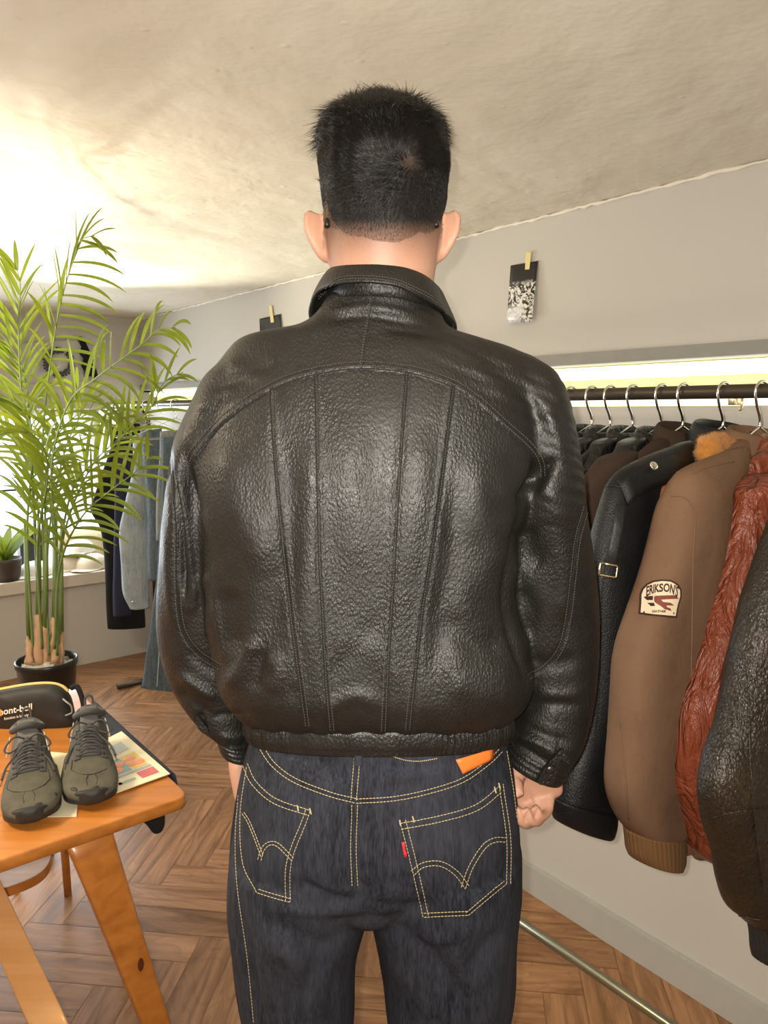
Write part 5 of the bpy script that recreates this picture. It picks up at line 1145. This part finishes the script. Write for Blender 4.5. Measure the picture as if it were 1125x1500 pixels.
# lower shelf with a rounded front corner
sh = [PZ(x, y, .40)[:2] for x, y in ((-60, 1318), (0, 1304), (40, 1290), (62, 1277), (73, 1262), (75, 1245), (70, 1215), (-60, 1180))]
sh = cr(np.array(sh), 50)[:, :2]
mb = MB(); mb.add(*prism([(x, y, .40) for x, y in sh], (0, 0, -.022))); mb.build('shelf', WOOD, to, smooth=False)
c_ = sh.mean(0); mb = MB(); mb.add(*prism([(x, y, .4004) for x, y in c_+(sh-c_)*.985], (0, 0, .0025))); tag(mb.build('shelf_surface', wood('pale_grained_veneer', (.62, .42, .31), (.74, .54, .42), rough=.5), to, smooth=False), 'pale grained top of the lower shelf')
# paper print and the navy cloth on the table
po = empty('printed_sheet', PZ(200, 1120, TZ+.003), 'cream printed sheet with small colour pictures lying at the table edge beside the shoes', 'print')
def TP(px, py, z): return PZ(px, py, z)
pz = TZ+.006; q = [TP(249, 1133, pz), TP(178, 1071, pz), TP(95, 1112, pz), TP(165, 1163, pz)]
mb = MB(); mb.add(*prism(q, (0, 0, -.0015))); mb.build('sheet', simple('cream_paper_sheet', (.78, .70, .50), .6, vary=.03), po, smooth=False)
def PQ(a, b): return q[0]*(1-a)*(1-b)+q[1]*a*(1-b)+q[3]*(1-a)*b+q[2]*a*b     # a towards the far corner, b towards the left
def rectp(a0, a1, b0, b1, col, nm='picture', dz=.0006):
    mb = MB(); P_ = [PQ(a0, b0), PQ(a1, b0), PQ(a1, b1), PQ(a0, b1)]; mb.add(*prism([p+ZV*dz for p in P_], (0, 0, .0004))); mb.build(nm, simple('ink_%d_%d_%d' % tuple(int(c*99) for c in col), col, .5), po, smooth=False)
rectp(.08, .20, .12, .42, (.55, .12, .14)); rectp(.28, .56, .14, .40, (.72, .50, .12)); rectp(.28, .56, .42, .70, (.22, .38, .40)); rectp(.64, .82, .16, .66, (.45, .48, .46)); rectp(.22, .26, .12, .85, (.35, .36, .36), 'text_line'); rectp(.10, .14, .50, .80, (.35, .42, .36), 'text_line'); rectp(.10, .20, .74, .90, (.60, .35, .32))
for a, b in ((.36, .22), (.47, .30), (.38, .33), (.45, .50), (.36, .60)):
    mb = MB(); mb.add(*ell(PQ(a, b)+ZV*.0012, X*.011, Yv*.013, ZV*.0008)); mb.build('figure', simple('ink_orange', (.78, .30, .16), .5), po)
po2 = empty('printed_sheet', PZ(80, 1160, TZ+.002), 'second pale sheet with red edge peeking out between the two shoes', 'print')
q2 = [TP(112, 1196, TZ+.002), TP(120, 1105, TZ+.002), TP(60, 1100, TZ+.002), TP(40, 1196, TZ+.002)]
mb = MB(); mb.add(*prism(q2, (0, 0, -.0012))); mb.build('sheet', simple('cream_paper_sheet', (.78, .70, .50), .6), po2, smooth=False)
mb = MB(); mb.add(*prism([TP(x, y, TZ+.0024) for x, y in ((86, 1150), (84, 1120), (76, 1120), (74, 1150))], (0, 0, .0004))); mb.build('picture', simple('ink_red', (.55, .10, .07), .5), po2, smooth=False)
co_ = empty('navy_cloth', PZ(170, 1060, TZ), 'dark navy cloth lying under the sheet and hanging over the table edge', 'cloth')
rows = []
for t in np.linspace(0, 1, 30):
    a, b = TP(148+t*62, 1052+t*50, TZ+.004), TP(175+t*48, 1050+t*52, TZ+.004); rows.append((a, b))
A_ = np.array([TP(146+t*28, 1054+t*46, TZ+.004) for t in np.linspace(0, 1, 20)]); E_ = np.array([W(.566, 1.885-.50*t, TZ+.003) for t in np.linspace(0, 1, 20)])
D1 = np.array([W(.572, 1.885-.50*t, TZ-.035-.012*math.sin(t*9)) for t in np.linspace(0, 1, 20)])
mb = MB(); mb.add(*band(A_, E_, .003)); mb.add(*band(E_, D1, .003)); mb.build('cloth', simple('navy_cloth_fabric', (.018, .022, .035), .85, bump=.4, bscale=400), co_)
hb = MB(); c_ = V(222, 1192, 1.44); hb.add(*loft([sring(c_+np.array([dx, 0, z]), X*a, Yv*.018, 28, 2.4) for z, a, dx in cr([(.022, .040, -.01), (.008, .030, .0), (-.012, .018, .008), (-.030, .013, .012), (-.036, .008, .012)], 16)]))
vv = hb.v[0]; hb.v[0] = vv+.002*wav(vv, 60, 2, 6)[:, None]; hb.build('hanging_corner', BLKC, co_)
# pouch
pg = empty('zip_pouch', PZ(50, 1078, TZ), 'black zip pouch with yellow zip edge and white brand lettering behind the shoes', 'pouch')
pY = 1.70
def PP(px, py, dy=0): return V(px, py, pY+dy)
out = [(-48, 1074), (-50, 1035), (-30, 1015), (0, 1010), (40, 1003), (75, 1001), (92, 1006), (104, 1020), (110, 1045), (112, 1072), (60, 1086), (0, 1086)]
O_ = cr(np.array(out+[out[0]], float), 80)[:-1]; cc_ = O_.mean(0); R = []
for s_, dy in ((.02, -.046), (.3, -.045), (.6, -.041), (.8, -.033), (.93, -.02), (1.0, 0), (.93, .02), (.8, .03), (.4, .04), (.02, .042)): R.append(np.array([PP(*(cc_+(p-cc_)*s_), dy) for p in O_]))
mb = MB(); mb.add(*loft(R)); pbod = mb.build('body', simple('black_nylon', (.016, .0145, .013), .6, bump=.3, bscale=700), pg)
zb = np.array([p for p in O_ if p[1] < 1024]); mb = MB(); mb.add(*tube([PP(x, y, -.004) for x, y in cr(np.array([(-44, 1028), (-20, 1013), (0, 1010), (40, 1003), (72, 1001), (90, 1005), (100, 1013)], float), 40)], .0042, 8)); mb.build('zip', simple('yellow_zip', (.66, .48, .16), .6), pg)
# pouch lies closer to the table than its outline: keep it resting on the top
tv, tf = text_mesh('mont-bell', 1, bold=.02); w_ = np.ptp(tv[:, 0])
def ptext(tv, cx, cy, wd_, tilt, dy, hs=1.0):
    k = wd_/np.ptp(tv[:, 0]); return np.array([PP(cx+x*k, cy-y*k*hs+tilt*x*k, dy) for x, y, _ in tv])
mesh('lettering', ptext(tv, 21, 1040, 52, -.17, -.0475, 1.0), tf, simple('white_print', (.80, .76, .68), .6), pg)
tv, tf = text_mesh('function is beauty', 1, bold=.012); mesh('lettering', ptext(tv, 24, 1050, 36, -.17, -.0475, 1.1), tf, MATS['white_print'], pg)
mb = MB(); mb.add(*box(ptext(np.array([[0, 0, 0]]), -2, 1044, 1, 0, -.047)[0] if False else PP(-3, 1044, -.047), X*.008, ZV*.008, Yv*.0006)); mb.build('brand_mark', simple('orange_print', (.70, .30, .05), .6), pg, smooth=False)
mb = MB(); mb.add(*tube(cr(np.array([PP(90, 1022, -.02), PP(97, 1028, -.05), PP(104, 1034, -.05), PP(105, 1044, -.04), PP(96, 1048, -.05)]), 20), .002, 6)); mb.build('cord', simple('grey_cord', (.30, .30, .31), .6), pg)
st = MB(); A_ = [PP(104, 1008, -.01), PP(113, 1006, -.01), PP(121, 1026, -.02), PP(124, 1048, -.03)]; st.add(*tube(cr(np.array(A_), 24), .006, 8)); st.build('strap', BLKC, pg)
# trekking shoes
UP = NT('grey_olive_suede'); UP.P(Base_Color=UP.mix(UP.noise(45, 5), (.055, .052, .041), (.13, .12, .088)), Roughness=.8, Specular_IOR_Level=.2, Normal=UP.bump(UP.noise(300, 4), .5, .001)); UP = UP.m
UP2 = simple('charcoal_mesh', (.055, .054, .052), .75, bump=.5, bscale=900); LACE = simple('dark_grey_lace', (.045, .043, .042), .7); RUB = simple('black_rubber', (.022, .021, .020), .6, bump=.3, bscale=200); TONG = simple('grey_tongue', (.12, .115, .11), .8)
def shoe(toe, heel, label, side, z=TZ+.003):
    toe, heel = np.array([toe[0], toe[1], z]), np.array([heel[0], heel[1], z]); L = np.linalg.norm(heel-toe); f_ = (toe-heel)/L; s_ = np.array([-f_[1], f_[0], 0])
    L = .285; o = empty('trekking_shoe', (toe+heel)/2, label, 'shoe', 'pair of trekking shoes on the table')
    P = lambda t, a, h: heel+f_*L*t+s_*a+ZV*h            # t 0 heel..1 toe
    # sole
    pr = [(0, .026), (.04, .034), (.2, .036), (.45, .036), (.65, .046), (.8, .049), (.92, .040), (1.0, .018)]
    R = []
    for t, w_ in cr(np.array(pr), 30): R.append(sring(P(t, side*.006*math.sin(t*PI), .014+.012*max(0, t-.85)/.15), s_*w_, ZV*.014, 40, 4))
    mb = MB(); mb.add(*loft(R)); mb.build('sole', RUB, o)
    # upper: vamp and quarters; open at the ankle
    k_ = [(.005, .022, .030, .030), (.03, .033, .085, .030), (.10, .037, .098, .028), (.22, .038, .096, .026), (.34, .040, .092, .026), (.45, .043, .088, .026), (.58, .047, .074, .026), (.70, .051, .060, .026), (.82, .050, .050, .026), (.92, .042, .042, .026), (.985, .024, .033, .026)]
    R = []
    for t, w_, h_, b_ in cr(np.array(k_), 46):
        n_ = 64; th = np.linspace(0, 2*PI, n_, endpoint=False); x = np.sign(np.cos(th))*np.abs(np.cos(th))**(2/2.3)*w_; y = np.sin(th); hh = np.where(y > 0, np.abs(y)**(2/2.5)*(h_-b_), y*.012)
        nar = 1-.28*np.clip(hh/.07, 0, 1)*(t < .55)
        cen = np.clip(1-np.abs(x)/.020, 0, 1)*(y > 0)*(.022*np.clip((.46-t)/.1, 0, 1)*np.clip((t-.04)/.05, 0, 1))  # ankle opening dips
        x = x*nar; hh = hh-cen
        R.append(np.array([P(t, side*.006*math.sin(t*PI)+a, b_+h) for a, h in zip(x, hh)]))
    mb = MB(); vv, ff = loft(R); mb.add(vv+.0010*wav(vv, 90, 3, 7)[:, None]*ZV, ff); up = mb.build('upper', UP, o)
    tr_ = bvh(vv, ff)
    def on(t, a, off=.001):
        p = P(t, a, .2); h = tr_.ray_cast(Vector(p), Vector((0, 0, -1))); return np.array(h[0])+ZV*off if h[0] is not None else P(t, a, .05)
    # toe rand
    R = []
    for t in np.linspace(-1.15, 1.15, 24):
        tt = 1-(.16*(1-math.cos(t))) ; a = math.sin(t)*.046; p0 = P(.985-.16*(1-math.cos(t)), a+side*.004, .016); p1 = P(.955-.17*(1-math.cos(t)), a*.93+side*.004, .036+.004*math.sin(t*7)); R.append((p0, p1))
    mb = MB(); mb.add(*band(np.array([r[0] for r in R]), np.array([r[1] for r in R]), .007)); mb.build('toe_rand', RUB, o)
    # tongue
    A_, B2 = [], []
    for t in np.linspace(.66, .30, 12): A_.append(on(t, -.018, .002)+ZV*.012*max(0, (.42-t)/.12)); B2.append(on(t, .018, .002)+ZV*.012*max(0, (.42-t)/.12))
    A_.append(P(.27, -.017, .122)); B2.append(P(.27, .017, .122))
    mb = MB(); mb.add(*band(np.array(A_), np.array(B2), .006)); mb.build('tongue', TONG, o)
    # padded collar
    th = np.linspace(0, 2*PI, 41); cl = [P(.17-.135*math.cos(a)*1.0, .027*math.sin(a), .098+.010*math.cos(a)*-1+.006*math.cos(2*a)) for a in th]
    mb = MB(); mb.add(*tube(cl, .0068, 10)); mb.build('collar', UP2, o)
    # eyestay strips, seams
    for q in (-1, 1):
        A_ = [on(t, q*(.019+.004*(.66-t)), .0015) for t in np.linspace(.68, .36, 10)]; B2 = [on(t, q*(.031+.003*(.66-t)), .0012) for t in np.linspace(.68, .36, 10)]
        mb = MB(); mb.add(*band(np.array(A_), np.array(B2), .0028)); mb.build('eyestay', UP2, o)
        mb = MB()
        mb.add(*tube([on(t, q*a, .0006) for t, a in ((.66, .034), (.74, .036), (.80, .026), (.83, .012), (.84, 0))], .0008, 5)); mb.build('seam', RUB, up)
        mb = MB(); mb.add(*tube([on(t, q*a, .0006) for t, a in ((.36, .034), (.48, .039), (.60, .043), (.70, .047))], .0008, 5)); mb.build('seam', RUB, up)
        mb = MB(); mb.add(*tube([on(t, q*a, .0006) for t, a in ((.84, .006), (.88, .010), (.93, .008))], .0008, 5)); mb.build('seam', RUB, up)
    # laces
    mb = MB(); ts = [.655, .60, .545, .49, .435, .385]
    for i, t in enumerate(ts):
        mb.add(*tube(cr(np.array([on(t, -.026, .003), on(t+.004, -.012, .006), on(t+.006, 0, .0075), on(t+.004, .012, .006), on(t, .026, .003)]), 14), .0021, 7))
        if i+1 < len(ts):
            for q in (-1, 1): mb.add(*tube(cr(np.array([on(t, q*.026, .003), on(t-.02, q*.006, .009), on(ts[i+1], -q*.026, .003)]), 12), .0021, 7))
    b0 = on(.37, 0, .014)
    for q in (-1, 1):
        lp = [b0, b0+s_*q*.022+ZV*.010+f_*.004, b0+s_*q*.040-ZV*.006+f_*.016, b0+s_*q*.030-ZV*.012+f_*.022, b0+f_*.004]
        mb.add(*tube(cr(np.array(lp), 24), .0019, 7)); mb.add(*tube(cr(np.array([b0, b0+s_*q*.014+f_*.028-ZV*.008, b0+s_*q*.036+f_*.060-ZV*.022, b0+s_*q*.045+f_*.085-ZV*.035]), 20), .0019, 7))
    mb.add(*ell(b0, f_*.006, s_*.007, ZV*.005)); mb.build('laces', LACE, o)
    for q in (-1, 1):
        mb = MB(); mb.add(*tube([P(.33, q*.030, .098), P(.40, q*.034, .086), P(.48, q*.037, .076)], .0011, 6)); mb.build('reflective_piping', simple('pale_piping', (.45, .45, .42), .5), o)
    mb = MB(); mb.add(*tube(cr(np.array([P(.0, -.008, .09), P(-.02, -.006, .112), P(-.02, .006, .112), P(.0, .008, .09)]), 14), .0025, 6)); mb.build('heel_loop', UP2, o)
    return o
t1 = PZ(45, 1224, TZ); h1 = t1+np.array([-.128, .272, 0])
shoe(t1[:2], h1[:2], 'left trekking shoe of the pair, nearer the picture edge, on the wooden table', 1)
t2 = PZ(137, 1196, TZ); h2 = t2+np.array([-.112, .28, 0])
shoe(t2[:2], h2[:2], 'right trekking shoe of the pair, beside the printed sheet', -1)
# ------------------------------------------------------------------ palm
LEAF = NT('palm_leaf')
_g = LEAF.mix(LEAF.noise(14, 3), (.045, .085, .008), (.12, .17, .018))
LEAF.P(Base_Color=_g, Roughness=.42, Specular_IOR_Level=.4)
_tr = LEAF.n('ShaderNodeBsdfTranslucent', {'Color': LEAF.mix(LEAF.noise(14, 3), (.21, .26, .015), (.40, .43, .03))}); _mx = LEAF.n('ShaderNodeMixShader', {0: .45}); LEAF.t.links.new(LEAF.b.outputs[0], _mx.inputs[1]); LEAF.t.links.new(_tr.outputs[0], _mx.inputs[2]); LEAF.t.links.new(_mx.outputs[0], LEAF.out.inputs[0]); LEAF = LEAF.m
STEM = simple('palm_stem_green', (.13, .19, .055), .45, vary=.25); BARK = simple('palm_bark', (.42, .26, .15), .85, vary=.35, bump=.8, bscale=150)
PY = 2.25
pc = V(68, 966, PY); pr = .090
pl_o = empty('potted_palm', (pc[0], pc[1], .50), 'tall green potted palm in a black pot behind the table, fronds reaching the ceiling', 'plant')
R = []
for z, r in ((-.215, .066), (-.21, .070), (-.02, .086), (-.016, .090), (0, .0905), (.003, .088), (0, .085), (-.02, .082), (-.03, .080)): R.append(sring(pc+ZV*z, X*r, Yv*r, 56, 2))
mb = MB(); mb.add(*loft(R)); mb.build('pot', simple('black_plastic_pot', (.008, .008, .008), .35), pl_o)
mb = MB(); vv, ff = loft([sring(pc+ZV*(-.018+.006*(1-t)), X*.08*t, Yv*.08*t, 40, 2) for t in np.linspace(1, .05, 12)]); mb.add(vv+.006*wav(vv, 120, 2, 8)[:, None]*ZV, ff); mb.build('gravel', simple('pale_gravel', (.42, .39, .34), .8, vary=.4, bump=1, bscale=120), pl_o)
stool = empty('round_stool', (pc[0], pc[1], 0), 'low wooden stool under the palm pot, hidden behind the table', 'stool')
mb = MB(); mb.add(*loft([sring((pc[0], pc[1], z), X*r, Yv*r, 48, 2) for z, r in ((pc[2]-.245, .13), (pc[2]-.242, .135), (pc[2]-.221, .135), (pc[2]-.217, .13))])); mb.build('seat', WOOD, stool)
for a in (0.6, 2.2, 3.8, 5.3):
    mb = MB(); mb.add(*tube([(pc[0]+.09*math.cos(a), pc[1]+.09*math.sin(a), pc[2]-.243), (pc[0]+.13*math.cos(a), pc[1]+.13*math.sin(a), 0)], [.014, .011], 12)); mb.build('leg', WOOD, stool)
def leaflet(p, d, up, L, wd_, droop, n=9):
    d = d/np.linalg.norm(d); s_ = np.cross(d, up); s_ /= np.linalg.norm(s_)+1e-9; u_ = np.cross(s_, d)
    v, f = [], []; q = p.copy(); dd = d.copy()
    for i in range(n):
        t = i/(n-1); w_ = wd_*(math.sin(PI*min(1, .12+t*.88))**.7)*(1-.15*t)+.0004; s2 = np.cross(dd, u_); s2 /= np.linalg.norm(s2)+1e-9
        v += [q-s2*w_, q-u_*w_*.35, q+s2*w_]; q = q+dd*L/(n-1); dd = dd-ZV*droop*(.4+t)*1.1/(n-1); dd /= np.linalg.norm(dd)
    for i in range(n-1):
        a = i*3; f += [(a, a+1, a+4, a+3), (a+1, a+2, a+5, a+4)]
    return v, f
nfr = 0
def frond(pts, t0, nl, ll, droop, wd_=.0058, spread=.75, lean=(0, 0, 0), seed=0, side_bias=(1, 1)):
    rr = random.Random(seed); P_ = pl([tuple(V(x, y, yy)) for x, y, yy in pts], .01); n = len(P_)
    fo = MB(); fo.add(*tube(P_[::2], np.interp(np.linspace(0, 1, len(P_[::2])), [0, .5, 1], [.0045, .003, .0012]), 6)); fr_ = fo.build('frond_stem', STEM, pl_o)
    T = np.gradient(P_, axis=0); T /= np.linalg.norm(T, axis=1)[:, None]; mb = MB()
    for k in range(nl):
        t = t0+(1-t0)*(k+.5)/nl; i = min(n-1, int(t*(n-1))); tg = T[i]; sv = np.cross(tg, Yv*-1); sv /= np.linalg.norm(sv)+1e-9
        e = (k+.5)/nl; L = ll*(math.sin(PI*(.18+.74*e))**.6)
        for q in (0, 1):
            sg = 1 if q else -1; a = spread*(1.12-.55*e)
            d = tg*math.cos(a)+sv*sg*math.sin(a)*side_bias[q]+Yv*rr.uniform(-.45, .25)+ZV*.12+np.array(lean); up = np.array([rr.uniform(-.3, .3), -.8, .7])
            mb.add(*leaflet(P_[i], d, up, L*rr.uniform(.82, 1.12), wd_*rr.uniform(.85, 1.15), droop*rr.uniform(.7, 1.3)))
    tag(mb.build('leaflets', LEAF, fr_), kind='stuff')
frond([(72, 960, 2.25), (62, 760, 2.24), (64, 620, 2.22), (80, 490, 2.12), (93, 427, 2.04), (108, 380, 1.98), (118, 352, 1.95), (142, 344, 1.92)], .66, 13, .19, .8, seed=1, spread=1.0, side_bias=(.5, 1.15), lean=(.22, 0, -.16))
frond([(84, 960, 2.22), (82, 800, 2.16), (76, 680, 2.1), (101, 590, 2.06), (139, 555, 2.03), (171, 531, 2.0), (208, 504, 1.98), (232, 483, 1.96), (262, 480, 1.94)], .50, 17, .17, 1.5, seed=2, spread=.9)
frond([(86, 950, 2.24), (85, 840, 2.2), (107, 715, 2.14), (160, 661, 2.1), (195, 621, 2.06), (221, 597, 2.04), (240, 560, 2.02), (268, 545, 2.0)], .42, 16, .165, .9, seed=3)
frond([(58, 950, 2.26), (50, 760, 2.28), (42, 640, 2.28), (30, 560, 2.27), (27, 470, 2.25), (30, 420, 2.22), (22, 385, 2.2)], .60, 14, .19, .55, seed=4, spread=.7)
frond([(48, 950, 2.25), (40, 780, 2.2), (48, 650, 2.15), (34, 600, 2.1), (-10, 580, 2.06), (-50, 600, 2.02)], .45, 14, .17, 1.2, seed=5)
frond([(80, 950, 2.2), (88, 830, 2.12), (118, 760, 2.06), (160, 720, 2.02), (200, 690, 2.0), (222, 665, 1.98)], .40, 13, .165, 1.0, seed=6, spread=.95)
frond([(62, 950, 2.2), (55, 800, 2.1), (70, 700, 2.0), (60, 650, 1.94), (30, 630, 1.9), (-20, 640, 1.88)], .40, 14, .155, 1.0, seed=7)
frond([(64, 950, 2.28), (72, 780, 2.34), (95, 660, 2.4), (120, 600, 2.46), (110, 560, 2.5)], .50, 11, .16, 1.2, seed=8)
frond([(60, 950, 2.3), (48, 700, 2.3), (38, 560, 2.28), (10, 500, 2.24), (-20, 470, 2.2), (-50, 460, 2.18)], .55, 12, .18, .9, seed=11)
frond([(82, 950, 2.3), (90, 800, 2.34), (130, 690, 2.36), (175, 640, 2.38), (200, 600, 2.4)], .45, 12, .15, 1.1, seed=13)
frond([(76, 950, 2.3), (78, 780, 2.32), (60, 690, 2.34), (20, 640, 2.36), (-20, 610, 2.38), (-60, 600, 2.4)], .45, 14, .17, .9, seed=10)
frond([(70, 950, 2.28), (66, 760, 2.26), (74, 660, 2.22), (110, 610, 2.18), (150, 600, 2.15), (190, 615, 2.12)], .5, 13, .15, 1.1, seed=12)
for k, (x, r) in enumerate(((44, .009), (57, .012), (66, .012), (80, .011), (88, .009))):
    p0 = V(x, 972, PY-.02+.015*(k % 3)); p1 = V(x-2+k, (938, 905, 925, 912, 930)[k], PY); mb = MB(); mb.add(*tube(cr(np.array([p0, (p0+p1)/2+X*.003, p1, p1+ZV*.02]), 12), [r*1.25, r*1.2, r*1.2, r*1.1, r*1.1, r*1.1, r, r, r, r*.9, r*.8, r*.6], 10)); vv = mb.v[0]; mb.v[0] = vv+.0028*wav(vv, 160, k, 8)[:, None]; mb.build('bark_sheath', BARK, pl_o)
    p2 = V(x+(-8, 0, 2, 2, 2)[k], 760, PY-.01); mb = MB(); mb.add(*tube([p1-ZV*.01, (p1+p2)/2, p2], [r*.75, r*.65, r*.4], 10)); mb.build('cane', STEM, pl_o)
# small plant and pot at the very left of the sill
sp = empty('potted_plant', sillp(8, 4.51), 'small leafy plant in a dark pot at the left end of the sill', 'plant')
c_ = sillp(6, 4.51); mb = MB(); mb.add(*loft([sring(c_+ZV*z, NV*r, UV*r, 40, 2) for z, r in ((.001, .07), (.11, .085), (.125, .085), (.125, .078), (.10, .074))])); mb.build('pot', simple('dark_brown_pot', (.06, .04, .03), .5), sp)
mb = MB()
for k in range(12):
    a = k*2.4; d = np.array([math.cos(a)*.6, math.sin(a)*.6, 1.0]); mb.add(*leaflet(c_+ZV*.10, d, np.array([0, -.6, .8]), .26, .028, 1.2))
tag(mb.build('leaves', LEAF, sp), kind='stuff')
